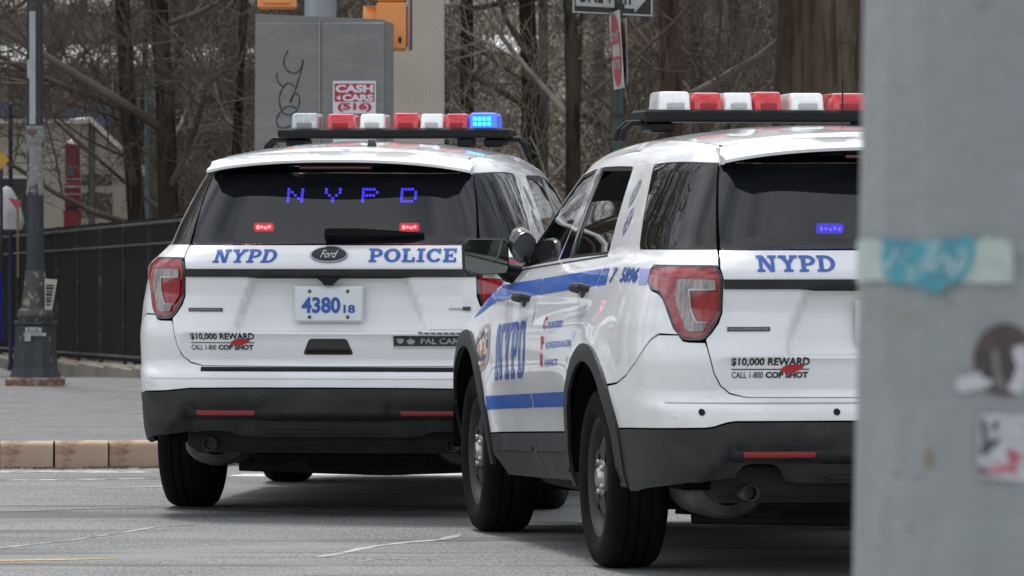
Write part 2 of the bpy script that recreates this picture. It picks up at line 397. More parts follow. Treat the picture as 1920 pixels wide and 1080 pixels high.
# ---------------------------------------------------------------- patches on the car surface
def fr(u,v):           # front coordinates: u measured from the front centre line
    return np.interp(v,VT,LV)+u
def SFX(x,v):          # u (negative = right side) of a front point at lateral x>0
    r=row(v);k=int(np.argmax(r[:,0]));L=float(np.interp(v,VT,LV));n=int(L/DS)
    k=max(k,200)
    return -(L-float(np.interp(-abs(x),-r[k:n+1,0],np.arange(k,n+1)*DS)))
_cache={}
def emit_patch(name,pts3,nrm,T,B,m,parent,rim,key=None,flip=False):
    n0=len(pts3);V=[tuple(p) for p in pts3];N=[tuple(p) for p in nrm];F=[tuple(int(i) for i in t) for t in T]
    # orientation
    t=T[len(T)//2];a,b,c=(np.array(V[i]) for i in t);fn=np.cross(b-a,c-a)
    if fn.dot(np.array(N[t[0]]))<0: F=[(f[0],f[2],f[1]) for f in F];rev=True
    else: rev=False
    if rim:
        for L in B:
            k=len(V);n=len(L)
            P=np.array([V[i] for i in L]);NN=np.array([N[i] for i in L])
            tg=np.roll(P,-1,0)-np.roll(P,1,0);tg/=np.maximum(np.linalg.norm(tg,axis=1,keepdims=True),1e-9)
            sd=np.cross(tg,NN)
            # decide outward
            V+= [tuple(p) for p in P]+[tuple(p) for p in (P-NN*rim)]
            cen=P.mean(0); sgn=1
            N+= [tuple(x) for x in sd*sgn]*2
            for i in range(n):
                j=(i+1)%n; F.append((k+i,k+j,k+n+j,k+n+i))
    me=bpy.data.meshes.new(name);me.from_pydata(V,[],F);me.update()
    me.polygons.foreach_set('use_smooth',[True]*len(me.polygons))
    nf=len(T)
    ln=np.zeros((len(me.loops),3));vi=np.zeros(len(me.loops),int);me.loops.foreach_get('vertex_index',vi)
    NA=np.array(N)
    # rim normals follow their faces
    if len(V)>n0:
        fnr=np.zeros((len(me.polygons),3));me.polygons.foreach_get('normal',fnr.ravel())
        fnv=np.zeros(len(me.polygons)*3);me.polygons.foreach_get('normal',fnv);fnr=fnv.reshape(-1,3)
        ls=np.zeros(len(me.polygons),int);lt=np.zeros(len(me.polygons),int);me.polygons.foreach_get('loop_start',ls);me.polygons.foreach_get('loop_total',lt)
        pl=np.repeat(np.arange(len(ls)),lt)
        ln=np.where((vi<n0)[:,None],NA[vi],fnr[pl])
    else: ln=NA[vi]
    me.normals_split_custom_set([tuple(x) for x in ln])
    return link(name,me,m,parent)
def patch(name,L,m,parent,off=0.0,holes=(),step=.035,rim=.014,gap=.0025,front=False,mirror=False,r=0,hgap=None,bulge=0):
    """panel on the body surface; outline in (s,v)"""
    L=dens(inset(rnd(L,r) if r else L,gap),step)
    H=[dens(inset(rnd(h,.0) ,-(gap if hgap is None else hgap)),step) for h in holes]
    Q,T,B=cdt([L]+H,step)
    s,v=Q[:,0].copy(),Q[:,1]
    if front: s=fr(s,v)
    if mirror: s=-s
    p,n=surf(s,v,off)
    if bulge:
        P0=np.array(L);d=np.sqrt(((Q[:,None,:]-P0[None])**2).sum(-1).min(1));p=p+n*(bulge*(1-np.exp(-d/.02)))[:,None]
    return emit_patch(name,p,n,T,B,m,parent,rim)
def text2d(s,bold=0.0,shear=0.0,sx=1.0):
    c=bpy.data.curves.new('t','FONT');c.body=s;c.size=1;c.offset=bold;c.shear=shear;c.resolution_u=3
    o=bpy.data.objects.new('t',c);COL.objects.link(o);bpy.context.view_layer.update()
    me=o.evaluated_get(bpy.context.evaluated_depsgraph_get()).to_mesh()
    V=np.array([tuple(v.co[:2]) for v in me.vertices]);F=[tuple(p.vertices) for p in me.polygons]
    o.to_mesh_clear();bpy.data.objects.remove(o);bpy.data.curves.remove(c)
    if len(V): V[:,0]-=V[:,0].min();V[:,0]*=sx
    return V,F
# hand drawn slab-serif capitals, unit height
def _ring(cx,cy,rx,ry,t,a0,a1,n=16,tv=None):
    tv=tv or t*.8;o=[]
    for k in range(n):
        a=R(a0+(a1-a0)*k/n);b=R(a0+(a1-a0)*(k+1)/n)
        o.append([(cx+rx*math.cos(a),cy+ry*math.sin(a)),(cx+rx*math.cos(b),cy+ry*math.sin(b)),(cx+(rx-t)*math.cos(b),cy+(ry-tv)*math.sin(b)),(cx+(rx-t)*math.cos(a),cy+(ry-tv)*math.sin(a))])
    return o
def _r(a,b,c,d): return [(a,b),(c,b),(c,d),(a,d)]
SLAB={
'N':(1.0,[_r(.10,0,.27,1),_r(.68,0,.85,1),[(.10,1),(.33,1),(.85,0),(.62,0)],_r(0,0,.38,.15),_r(0,.85,.3,1),_r(.55,.85,.97,1)]),
'Y':(.95,[_r(.36,0,.58,.5),[(.06,1),(.30,1),(.58,.46),(.58,.35),(.36,.35),(.36,.46)],[(.88,1),(.66,1),(.36,.46),(.36,.35),(.58,.35),(.58,.46)],_r(.24,0,.70,.15),_r(0,.85,.40,1),_r(.56,.85,.94,1)]),
'P':(.82,[_r(.10,0,.32,1),_r(0,0,.45,.15),_r(0,.85,.42,1),_r(.3,.38,.42,.52)]+_ring(.42,.69,.38,.31,.22,-90,90,12,.15)),
'D':(.92,[_r(.10,0,.32,1),_r(0,0,.42,.15),_r(0,.85,.42,1)]+_ring(.40,.5,.50,.5,.22,-90,90,16,.15)),
'O':(.98,_ring(.48,.5,.48,.5,.24,0,360,28,.16)),
'L':(.80,[_r(.10,0,.32,1),_r(0,0,.76,.15),_r(0,.85,.46,1),_r(.60,0,.76,.36)]),
'I':(.50,[_r(.12,0,.34,1),_r(0,0,.46,.15),_r(0,.85,.46,1)]),
'C':(.90,_ring(.46,.5,.46,.5,.23,35,325,24,.16)+[_r(.68,.62,.82,1)]),
'E':(.82,[_r(.10,0,.32,1),_r(0,0,.76,.15),_r(0,.85,.76,1),_r(.3,.42,.55,.57),_r(.62,0,.76,.34),_r(.62,.68,.76,1),_r(.46,.34,.56,.66)]),
}
def slab(word,shear=0,sp=.06):
    V=[];F=[];x=0
    for ch in word:
        w,qs=SLAB[ch];vs=[];fs=[]
        for q in qs:
            if area(q)<0: q=q[::-1]
            fs.append(list(range(len(vs),len(vs)+len(q))));vs+=[Vector(p) for p in q]
        v2,e2,f2,ov,oe,of=delaunay_2d_cdt(vs,[],fs,0,1e-5)
        k=len(V);V+=[(p[0]+x,p[1]) for p in v2]
        for f,o in zip(f2,of):
            if len(o): F.append(tuple(k+i for i in f))
        x+=w+sp
    V=np.array(V);V[:,0]/=(x-sp);V[:,0]+=shear*(V[:,1]-.5)
    return V,F
def letters(name,VF,s0,s1,v0,v1,m,parent,off=.004,side=1,front=False,flipx=False,vslope=0):
    """flat print laid on the body: unit letters stretched to s0..s1, v0..v1"""
    V,F=VF;V=np.array(V,float)
    T=[(f[0],f[k],f[k+1]) for f in F for k in range(1,len(f)-1)]
    sx_=abs(s1-s0)/max(np.ptp(V[:,0]),1e-6);sy_=abs(v1-v0)/max(np.ptp(V[:,1]),1e-6)
    V=[tuple(p) for p in V]
    for _ in range(5):
        ed={};N2=[];done=True
        def mid(a,b):
            k=(min(a,b),max(a,b))
            if k not in ed: ed[k]=len(V);V.append(((V[a][0]+V[b][0])/2,(V[a][1]+V[b][1])/2))
            return ed[k]
        L=max(max(math.hypot((V[a][0]-V[b][0])*sx_,(V[a][1]-V[b][1])*sy_) for a,b in ((t[0],t[1]),(t[1],t[2]),(t[2],t[0]))) for t in T) if T else 0
        if L<.030: break
        for a,b,c_ in T:
            e1,e2,e3=mid(a,b),mid(b,c_),mid(c_,a);N2+=[(a,e1,e3),(e1,b,e2),(e3,e2,c_),(e1,e2,e3)]
        T=N2
    V=np.array(V);F=T
    x=(V[:,0]-V[:,0].min())/(V[:,0].max()-V[:,0].min());y=(V[:,1]-V[:,1].min())/(V[:,1].max()-V[:,1].min())
    s=s0+(s1-s0)*x;v=v0+(v1-v0)*y+vslope*x
    p,n=surf(s,v,off)
    V3=[tuple(q) for q in p]
    if len(F):
        f=F[0];a,b,c=(np.array(V3[i]) for i in f[:3])
        if np.cross(b-a,c-a).dot(n[f[0]])<0: F=[tuple(reversed(f)) for f in F]
    F=[tuple(f) for f in F]
    me=bpy.data.meshes.new(name);me.from_pydata(V3,[],F);me.update()
    me.polygons.foreach_set('use_smooth',[True]*len(me.polygons))
    return link(name,me,m,parent)
def rect(s0,s1,v0,v1): return [(s0,v0),(s1,v0),(s1,v1),(s0,v1)]
def ell(cs,cv,rs,rv,n=28,rot=0): return [(cs+rs*math.cos(2*math.pi*k/n)+rot*rv*math.sin(2*math.pi*k/n),cv+rv*math.sin(2*math.pi*k/n)) for k in range(n)]
def V_of(y,z):         # v level of a side point at height z
    v=z
    for _ in range(8): v=z+float(T_(v))*ramp(y)-float(A_(v))*_arch(y)
    return v
def arcpts(yc,r,a0,a1,n,zc=.363):
    o=[]
    for k in range(n+1):
        a=R(a0+(a1-a0)*k/n);y=yc+r*math.cos(a)*(1.11 if yc==0 and math.cos(a)<0 else 1);z=zc+r*math.sin(a);v=max(V_of(y,z),.21);o.append((SY(y,v),v))
    return o

paint=mat('white_paint',(.80,.81,.82),.32,coat=1,var=[(3.5,(.74,.745,.745),.45,.75),((2,2,9),(.66,.65,.62),.62,.86)])
paint2=mat('white_paint_dusty',(.77,.78,.78),.36,coat=.8,var=[(4,(.68,.68,.66),.45,.75),(40,(.6,.59,.56),.62,.8)])
plastic=mat('black_cladding',(.021,.023,.023),.55,spec=.3,var=[(7,(.038,.039,.037),.45,.75),(55,(.06,.058,.052),.62,.85)],bump=.15,bscale=300)
black=mat('black_trim',(.007,.007,.008),.5,spec=.22)
gloss=mat('gloss_black',(.01,.01,.012),.08,coat=1)
dark=mat('dark_inner',(.006,.006,.006),.9,spec=.1)
under=mat('underbody_grime',(.018,.017,.015),.8,var=[(6,(.045,.04,.034),.45,.8)],bump=.4,bscale=30)
exm=mat('exhaust_steel',(.13,.12,.105),.5,metal=.6,var=[(9,(.06,.05,.04),.45,.7)])
rubber=mat('tyre_rubber',(.007,.0068,.006),.9,spec=.12,var=[(5,(.017,.015,.011),.45,.75)])
steel=mat('black_steel_rim',(.016,.0155,.014),.6,metal=0,var=[(8,(.06,.053,.043),.5,.8)])
chrome=mat('chrome',(.42,.42,.41),.3,metal=1)
redl=mat('red_lens',(.36,.006,.010),.10,coat=1,var=[((30,30,60),(.20,.004,.007),.4,.6)])
redd=mat('deep_red_lens',(.33,.006,.012),.15,coat=1,var=[((120,120,8),(.20,.004,.008),.42,.58)])
clear=mat('clear_lens',(.30,.27,.27),.14,coat=1,var=[((90,90,12),(.16,.13,.13),.42,.6)])
blue=mat('police_blue',(.014,.085,.40),.35,coat=.6)
blue2=mat('stripe_blue',(.030,.115,.47),.34,coat=.6,var=[((30,5,30),(.09,.20,.56),.5,.75)])
inkb=mat('black_print',(.015,.015,.017),.5)
inkr=mat('red_print',(.42,.02,.03),.5)
sticker=mat('pale_sticker',(.52,.54,.54),.4)
platem=mat('plate_white',(.70,.74,.76),.35,coat=.4)
glass=tint_glass('privacy_glass',(.12,.115,.11),body=(.016,.014,.011),k=.80)
rglass=tint_glass('rear_privacy_glass',(.13,.135,.145),body=(.014,.016,.019),k=.72,ior=1.56)
cglass=tint_glass('clear_glass',(.80,.86,.83),body=(.03,.035,.032),k=.12)
lit_b=mat('blue_led',(.05,.05,.9),.4,emit=22,emitcol=(.09,.06,1))
lit_r=mat('red_led',(.9,.02,.03),.4,emit=13,emitcol=(1,.012,.03))
lit_r2=mat('red_led_hot',(.9,.3,.3),.4,emit=38,emitcol=(1,.30,.32))
lit_bl=mat('lit_blue_lens',(.05,.16,.85),.2,emit=.75,emitcol=(.02,.12,1),coat=1)
ligw=mat('clear_dome',(.93,.94,.93),.16,coat=1,var=[((60,8,20),(.88,.89,.89),.45,.6)])
ligr=mat('red_dome',(.66,.020,.035),.16,coat=1,var=[((60,8,20),(.52,.014,.026),.45,.6)])
ligg=mat('smoked_dome',(.42,.45,.47),.15,coat=1,var=[((60,8,20),(.52,.55,.57),.45,.6)])
ligb=mat('blue_dome',(.10,.13,.50),.15,coat=1)
refl_=mat('red_reflector',(.28,.012,.018),.25,coat=1)
seatm=mat('dark_seat',(.008,.008,.008),.9,spec=.1)
roofink=mat('roof_numeral',(.05,.1,.3),.4)

def S2(lst):  # (('x'|'y'|'s', a, v[,r]) ...) -> (s,v[,r]) on the right side
    o=[]
    for p in lst:
        k,a,v=p[:3];s={'x':SX,'y':SY}[k](a,v) if k in 'xy' else a
        o.append((s,v)+tuple(p[3:]))
    return o
RAO,RAI=.535,.468        # wheel arch trim radii
GATE=S2([('s',0,.713),('x',.60,.717),('s',.665,.729),('s',.700,.757),('s',.728,.808),('s',.742,.86),('s',.752,.905),('s',.757,.937),('s',.733,.962),('s',.706,1.0),('s',.692,1.04),
         ('s',.690,1.17),('s',.700,1.212),('s',.697,1.25),('s',.694,1.281),('s',0,1.281)])
LAMP=[(.690,1.07),(.690,1.165),(.695,1.195),(.712,1.212),(.74,1.217),(.85,1.217),(1.0,1.217),(1.100,1.212),(1.112,1.200),(1.098,1.150),(1.06,1.128),(1.00,1.118),(.96,1.098),(.935,1.068),(.912,1.03),(.888,.985),(.866,.95),(.845,.934),(.82,.931),(.775,.932),(.755,.940),(.735,.962),(.712,1.0),(.696,1.035)]
SEAM=[(.862,.957),(.973,.957),(1.03,.935),(1.183,.841),(1.30,.79),(1.44,.757)]
QG=S2([('s',.701,1.283,.004),('y',-.349,1.281,.03),('y',-.16,1.45,.02),('y',.044,1.604,.035),('y',-.4,1.622,.02),('s',.672,1.634,.004)])
RGL=S2([('s',0,1.286),('s',.690,1.284),('s',.680,1.45),('s',.664,1.640),('s',.0,1.648)])
RDW=S2([('y',1.13,1.284,.015),('y',.245,1.274,.035),('y',.30,1.40,.05),('y',.43,1.600,.03),('y',1.175,1.622,.015)])
FDW=S2([('y',1.275,1.284,.01),('y',1.29,1.625,.01),('y',1.60,1.617,.02),('y',1.90,1.50,.1),('y',2.33,1.278,.01)])
def doorgap(v): return np.interp(v,[.36,.46,.60,1.17,1.27,1.45,1.66],[1.10,1.30,1.375,1.42,1.38,1.27,1.235])
def wheel(parent,x,y,side,m=None,steer=0):
    """whole wheel; name wheel > tyre, rim, hub_cap, lug_nut"""
    w=empty_part('wheel',parent,(x,y,.363))
    w.rotation_euler=(0,0,(0 if side>0 else math.pi)+steer)
    if 'tyre' not in _cache:
        b=MB();hw=.122
        prof=[(.236,.095),(.250,.112),(.285,.124),(.318,.122),(.343,.112),(.356,.095),(.3625,.075)]
        # grooved tread
        tread=[]
        xs=[.075,.048,.047,.039,.038,.012,.011,.003,.002]
        full=[(r,h) for r,h in prof]
        gro=[(.3630,.052),(.356,.050),(.356,.042),(.3633,.040),(.3635,.010),(.356,.008),(.356,-.0+.0)]
        half=full+gro
        P=half+[(r,-h) for r,h in reversed(half[:-1])]
        b.lathe(P,56,'x')
        _cache['tyre']=b.build('tyre',rubber,None,True,50).data; bpy.data.objects.remove(bpy.data.objects['tyre'])
        b=MB()
        b.lathe([(.240,-.10),(.225,-.09),(.215,-.05),(.212,.055),(.222,.085),(.236,.098),(.246,.104),(.247,.098),(.236,.085)],56,'x')
        b.lathe([(.212,.075),(.206,.062),(.196,.055)],56,'x')
        n=5
        for k in range(n):      # five spokes with windows between
            a=2*math.pi*k/n
            for (r0,r1,w0,w1,h0,h1) in ((.085,.145,.058,.040,.096,.090),(.145,.210,.040,.058,.090,.060)):
                P=[]
                for (r,ww,h) in ((r0,w0,h0),(r1,w1,h1)):
                    for sx,dh in ((-1,0),(1,0),(1,-.03),(-1,-.03)):
                        u=Vector((h+dh,r*math.cos(a)-sx*ww*math.sin(a),r*math.sin(a)+sx*ww*math.cos(a)));P.append(tuple(u))
                b.add(P,[(0,1,5,4),(1,2,6,5),(2,3,7,6),(3,0,4,7),(0,3,2,1),(4,5,6,7)])
        b.lathe([(.001,.088),(.088,.088),(.098,.080),(.100,.05)],40,'x')
        _cache['rim']=b.build('rim',steel,None,True,35).data; bpy.data.objects.remove(bpy.data.objects['rim'])
        b=MB(); b.lathe([(.001,.116),(.032,.114),(.040,.106),(.052,.096),(.072,.092),(.075,.086)],32,'x')
        _cache['cap']=b.build('hub_cap',chrome,None,True,35).data; bpy.data.objects.remove(bpy.data.objects['hub_cap'])
        b=MB(); b.lathe([(.001,.108),(.009,.107),(.012,.102),(.012,.080)],8,'x')
        _cache['nut']=b.build('lug_nut',chrome,None,True,35).data; bpy.data.objects.remove(bpy.data.objects['lug_nut'])
        b=MB(); b.lathe([(.001,-.02),(.165,-.02),(.165,-.045),(.001,-.045)],40,'x')
        _cache['disc']=b.build('brake_disc',exm,None,True,35).data; bpy.data.objects.remove(bpy.data.objects['brake_disc'])
    link('tyre',_cache['tyre'],None,w);link('rim',_cache['rim'],None,w);link('hub_cap',_cache['cap'],None,w);link('brake_disc',_cache['disc'],None,w)
    for k in range(5):
        a=2*math.pi*(k+.5)/5;link('lug_nut',_cache['nut'],None,w,(.0,.062*math.cos(a),.062*math.sin(a)))
    return w
def empty_part(name,parent,loc):
    o=bpy.data.objects.new(name,None);COL.objects.link(o);o.parent=parent;o.location=loc;o.empty_display_size=.1;return o
def curved(P,nseg=6):
    P=[np.array(p,float) for p in P];return P
def dome(cx,cy,w,d,h,z0):
    """rounded trapezoid lens housing"""
    b=MB();n=28;rings=[]
    prof=[(1.0,0),(1.0,.10),(.975,.11),(.955,.45),(.925,.78),(.88,.93),(.80,.985),(.70,1.0),(.01,1.005)]
    V=[];F=[]
    for (k,t) in prof:
        for i in range(n):
            a=2*math.pi*i/n+math.pi/n;c,s=math.cos(a),math.sin(a);e=.24
            x=math.copysign(abs(c)**e,c)*w/2*k;y=math.copysign(abs(s)**e,s)*d/2*k
            V.append((cx+x,cy+y,z0+h*t))
    for j in range(len(prof)-1):
        for i in range(n): F.append((j*n+i,j*n+(i+1)%n,(j+1)*n+(i+1)%n,(j+1)*n+i))
    b.add(V,F);return b
def build_car(X,Y,yaw,label,var):
    car=empty('police_suv',(X,Y,0),R(yaw),label,'police car','marked police utility vehicles standing on the roadway')
    both=((False,1),(True,-1))
    # dark inner shell behind all joints
    for mi,sd in both:
        a1=[p for p in arcpts(0,RAI+.02,178,2,24)];a2=[p for p in arcpts(2.865,RAI+.02,178,2,24)]
        L=[(0.0,.42),(1.0,.42),(SY(-.60,.37),.37)]+a1+[(SY(.60,.37),.37),(SY(2.2,.37),.37)]+a2+[(SY(3.42,.42),.42),(SFXs(.0,.5),.5),(SFXs(.0,1.0),1.0),(SY(2.5,1.18),1.18),(SY(2.45,1.27),1.27),(0,1.27)]
        patch('inner_shell',L,dark,car,off=-.036,step=.05,rim=0,gap=0,mirror=mi)
        U=[(.71,1.27),(SY(2.45,1.27),1.27),(SY(1.72,1.66),1.66),(SY(1.5,1.69),1.69),(SY(-.5,1.69),1.69),(0,1.69),(0,1.658),(.672,1.652)]
        H=[inset(rnd(q,0),-.004) for q in (QG,RDW,FDW)]
        patch('inner_shell',U,dark,car,off=-.018,holes=H,step=.05,rim=0,gap=0,mirror=mi)
    # tailgate
    G=GATE+[(-s,v) for s,v in reversed(GATE[1:-1])]
    gate=patch('tailgate',G,paint,car,step=.022,rim=.02)
    strip=[(s,v) for s,v in [(-.688,1.128),(.688,1.128),(.689,1.170),(-.689,1.170)]]
    patch('trim_strip',strip,plastic,gate,off=.010,rim=.012,r=.006)
    # rear glass
    RG=RGL+[(-s,v) for s,v in reversed(RGL[1:-1])]
    rg=patch('rear_window',RG,rglass,car,off=-.002,rim=.006,r=.008)
    for mi,sd in both:
        patch('quarter_window',rnd(QG,0),glass,car,off=-.002,rim=.006,mirror=mi)
        # tail lamp and its lenses
        la=patch('tail_lamp',LAMP,gloss,car,off=.004,rim=.03,gap=.001,mirror=mi,r=.006)
        RED=inset(LAMP,.011)
        patch('outer_lens',RED,redl,la,off=.007,rim=.004,gap=0,mirror=mi,r=.01,bulge=.012)
        CL=[(.716,1.162),(.725,1.165),(.865,1.165),(.876,1.155),(.874,1.10),(.862,1.06),(.846,1.02),(.828,.975),(.815,.966),(.760,.967),(.752,.985),(.750,.997),(.785,1.0),(.796,1.03),(.806,1.07),(.812,1.120),(.716,1.127)]
        patch('clear_lens',CL,clear,la,off=.0205,rim=.003,gap=0,mirror=mi,r=.006)
        BL=[(.708,1.119),(.804,1.117),(.797,1.06),(.786,1.02),(.776,1.004),(.737,1.004),(.712,1.045)]
        patch('brake_lens',BL,redd,la,off=.0215,rim=.006,gap=0,mirror=mi,r=.006)
        # thin bright divider round the brake lens
        DV=[(.716,1.1265),(.8125,1.1235),(.805,1.06),(.794,1.02),(.783,1.0035),(.742,1.0015),(.742,.9985),(.786,1.0),(.799,1.018),(.810,1.058),(.818,1.1285),(.716,1.131)]
        patch('lens_divider',DV,chrome,la,off=.0235,rim=.002,gap=0,mirror=mi)
        # rear quarter panel incl. C pillar and D pillar cap
        ar=arcpts(0,RAO-.01,133,58,16)
        redge=S2([('y',.335,.80),('y',.20,.93),('y',.13,1.05),('y',.10,1.17),('y',.12,1.25),('y',.16,1.30),('y',.24,1.42),('y',.375,1.56),('y',.44,1.625),('y',.50,1.660)])
        q=[(.8675,.955)]+SEAM[1:]+ar[:-2]+redge+[(SY(.5,1.7),1.700),(SY(-.30,1.7),1.700),(.70,1.700),(.668,1.690),(.669,1.639)]
        q+=[(.6995,1.281),(.704,1.219),(.74,1.2205),(1.1,1.2205),(1.119,1.203),(1.103,1.145),(1.062,1.123),(1.003,1.113),(.965,1.094),(.94,1.065),(.917,1.027),(.893,.98)]
        qh=[rnd(QG,0)]
        # the quarter window reaches the panel edge: cut it as part of the outline instead
        qg=rnd(QG,0)
        iq=min(range(len(qg)),key=lambda i:(qg[i][0]-.701)**2+(qg[i][1]-1.283)**2);jq=min(range(len(qg)),key=lambda i:(qg[i][0]-.672)**2+(qg[i][1]-1.634)**2)
        if iq<jq: run=qg[iq:jq+1]
        else: run=qg[iq:]+qg[:jq+1]
        # direction: panel outline arrives at D pillar top (.669,1.639), runs round the window back to the sill
        run=[(s,v) for s,v in run]
        k1=q.index((.669,1.639))
        q=q[:k1+1]+[(s,v) for s,v in reversed(run)]+q[k1+1:]
        patch('rear_quarter_panel',q,paint,car,step=.030,mirror=mi,gap=.0022,rim=.012)
        # rear door
        dg=lambda v:SY(float(doorgap(v)),v)
        bot=V_of(1.0,.325)
        arf=arcpts(0,RAO-.01,58,-4,10)
        rd=[(s,v) for s,v in reversed(redge)]+[p for p in arf[1:] if p[1]>.56]+[(SY(.50,.555),.555)]+[(dg(v),v) for v in (.555,.8,1.0,1.17,1.22,1.27,1.36,1.45,1.56,1.66)]
        d=patch('rear_door',rd,paint,car,holes=[rnd(RDW,0)],step=.030,mirror=mi,gap=.0025,hgap=.0)
        lowr=[p for p in arf if p[1]<.56]
        cl=[(SY(.50,.553),.553)]+[p for p in arf[1:] if p[1]<.54]+[(SY(.60,.345),.345),(dg(.345),.345),(dg(.40),.40),(dg(.46),.46),(dg(.553),.553)]
        patch('door_cladding',cl,plastic,d,off=.006,step=.04,mirror=mi)
        patch('rub_strip',rect(SY(.56,.49),SY(1.33,.49),.468,.494),plastic,d,off=.014,rim=.01,mirror=mi,r=.006)
        patch('belt_moulding',rect(SY(.235,1.268),SY(1.245,1.268),1.264,1.273),black,d,off=.004,rim=.008,mirror=mi)
        if var==2 and not mi is False:
            pass
        # glass: lowered on car 2's left rear door
        if var==2 and mi:
            lw=S2([('y',1.14,1.282),('y',.235,1.272,.035),('y',.30,1.40),('y',.352,1.478,.0),('y',1.155,1.498)])
            patch('door_window',rnd(lw,0),glass,d,off=-.012,rim=.004,mirror=mi,gap=0)
        else: patch('door_window',rnd(RDW,0),glass,d,off=-.006,rim=.004,mirror=mi,gap=-.002)
        ho=rnd(RDW,0);hi=inset(ho,.014)
        ring_patch('window_seal',ho,hi,black,d,-.003,mi)
        # front door
        fe=S2([('y',2.10,.345),('y',2.345,.46),('y',2.39,.553),('y',2.40,.9),('y',2.42,1.1),('y',2.44,1.2),('y',2.42,1.27),('y',2.12,1.44),('y',1.80,1.60),('y',1.66,1.66)])
        fd=[(dg(v),v) for v in (1.66,1.56,1.45,1.36,1.27,1.22,1.17,1.0,.8,.555)]+[(SY(2.39,.555),.555)]+fe[3:]
        d2=patch('front_door',fd,paint,car,holes=[rnd(FDW,0)],step=.030,mirror=mi,hgap=0)
        cl=[(dg(.553),.553),(dg(.46),.46),(dg(.40),.40),(dg(.345),.345)]+fe[:3]
        patch('door_cladding',cl,plastic,d2,off=.006,step=.04,mirror=mi)
        patch('rub_strip',rect(SY(1.40,.49),SY(2.26,.49),.468,.494),plastic,d2,off=.014,rim=.01,mirror=mi,r=.006)
        patch('belt_moulding',rect(SY(1.27,1.268),SY(2.36,1.268),1.264,1.273),black,d2,off=.004,rim=.008,mirror=mi)
        patch('door_window',rnd(FDW,0),cglass,d2,off=-.006,rim=.004,mirror=mi,gap=-.002)
        ho=rnd(FDW,0);hi=inset(ho,.014)
        ring_patch('window_seal',ho,hi,black,d2,-.003,mi)
        for (a0,a1,pp,ww) in ((1.290,1.258,d2,.0),(1.150,1.215,d,.0)):
            g0=S2([('y',1.279,1.286),('y',1.294,1.623),('y',float(doorgap(1.623))+.004,1.626),('y',float(doorgap(1.45))+.004,1.45),('y',float(doorgap(1.286))+.004,1.284)]) if pp is d2 else S2([('y',1.125,1.286),('y',1.172,1.620),('y',float(doorgap(1.623))-.022,1.624),('y',float(doorgap(1.45))-.022,1.45),('y',float(doorgap(1.286))-.022,1.284)])
            if pp is d2: g0=S2([('y',1.272,1.290),('y',1.288,1.620),('y',1.262,1.622),('y',1.262,1.290)])
            patch('pillar_applique',g0,gloss,pp,off=.0015,rim=.001,gap=0,mirror=mi,step=.05)
        # handles
        for dd,yy in ((d,.36),(d2,1.70)):
            b=MB();v=1.138;p,n=surf(SY(yy,v)*sd,v,0);p0,_=surf(SY(yy-.11,v)*sd,v,0);p1,_=surf(SY(yy+.11,v)*sd,v,0)
            o=lambda q,k:tuple(np.array(q)+np.array(n)*k)
            b.tube([o(p0,-.004),o(p0*.8+p*.2,.030),o(p,.042),o(p1*.8+p*.2,.032),o(p1,-.004)],[.014,.017,.018,.017,.014],8)
            b.build('door_handle',plastic,dd,True)
            patch('handle_recess',ell(abs(SY(yy,v)),v-.004,.065,.030),plastic,dd,off=.0015,rim=0,mirror=mi,gap=0)
        # rail above doors
        rl=[(SY(.5,1.662),1.662),(SY(1.60,1.662),1.662),(SY(1.62,1.70),1.70),(SY(.5,1.70),1.70)]
        patch('roof_rail',rl,paint,car,step=.04,mirror=mi)
        # a pillar + fender
        ap=fe[7:]
        fen=[(fe[2][0],.555)]+fe[3:7]+[(SY(2.12,1.44),1.44),(SY(1.80,1.60),1.60),(SY(1.66,1.66),1.66)]
        wsx=lambda x,v:abs(fr(SFX(x,v),v))
        fen+=[(wsx(.575,1.68),1.68),(wsx(.60,1.64),1.64),(wsx(.655,1.50),1.50),(wsx(.715,1.35),1.35),(wsx(.77,1.225),1.225),(wsx(.80,1.17),1.17),(wsx(.80,1.08),1.08),(wsx(.76,.99),.99),(wsx(.78,.95),.95),(SY(3.30,.84),.84),(SY(3.36,.72),.72)]
        fen+=arcpts(2.865,RAO-.01,38,158,18)
        patch('front_fender',fen,paint,car,step=.035,mirror=mi)
        fcl=arcpts(2.865,RAO-.01,158,172,2)+[(fe[2][0],.553),(fe[1][0],.46)]
        # head lamp
        patch('head_lamp',[(SY(3.31,.845),.845),(wsx(.78,.945),.945),(wsx(.52,.93),.93),(wsx(.50,.84),.84)],clear,car,off=.002,step=.03,mirror=mi,r=.01)
        # arch trims
        for yc,a0,a1 in ((0,-6,181),(2.865,-6,184)):
            O=arcpts(yc,RAO,a0,a1,34);I=arcpts(yc,RAI,a0,a1,34)
            loop=O+I[::-1]
            patch('wheel_arch_trim',[p for p in loop],plastic,car,off=.014,rim=.014,gap=0,mirror=mi,step=.05)
            # liner
            b=MB();V=[];F=[];nn=28
            for j,xx in enumerate((.985,.58)):
                for k in range(nn+1):
                    a=R(0+180*k/nn);rr=RAI+.012
                    V.append((xx*sd,yc+rr*math.cos(a)*(1.11 if yc==0 and math.cos(a)<0 else 1),.363+rr*math.sin(a)))
            for k in range(nn): F.append((k,k+1,nn+2+k,nn+1+k))
            V.append((.58*sd,yc,.44));c=len(V)-1
            for k in range(nn): F.append((nn+1+k,nn+2+k,c))
            b.add(V,F);b.build('wheel_well',dark,car)
        wheel(car,.851*sd,0,sd);wheel(car,.851*sd,2.865,sd)
        # mirror
        mr=empty_part('wing_mirror',car,(1.045*sd,2.16,1.232));mr.scale=(.70,1,.93)
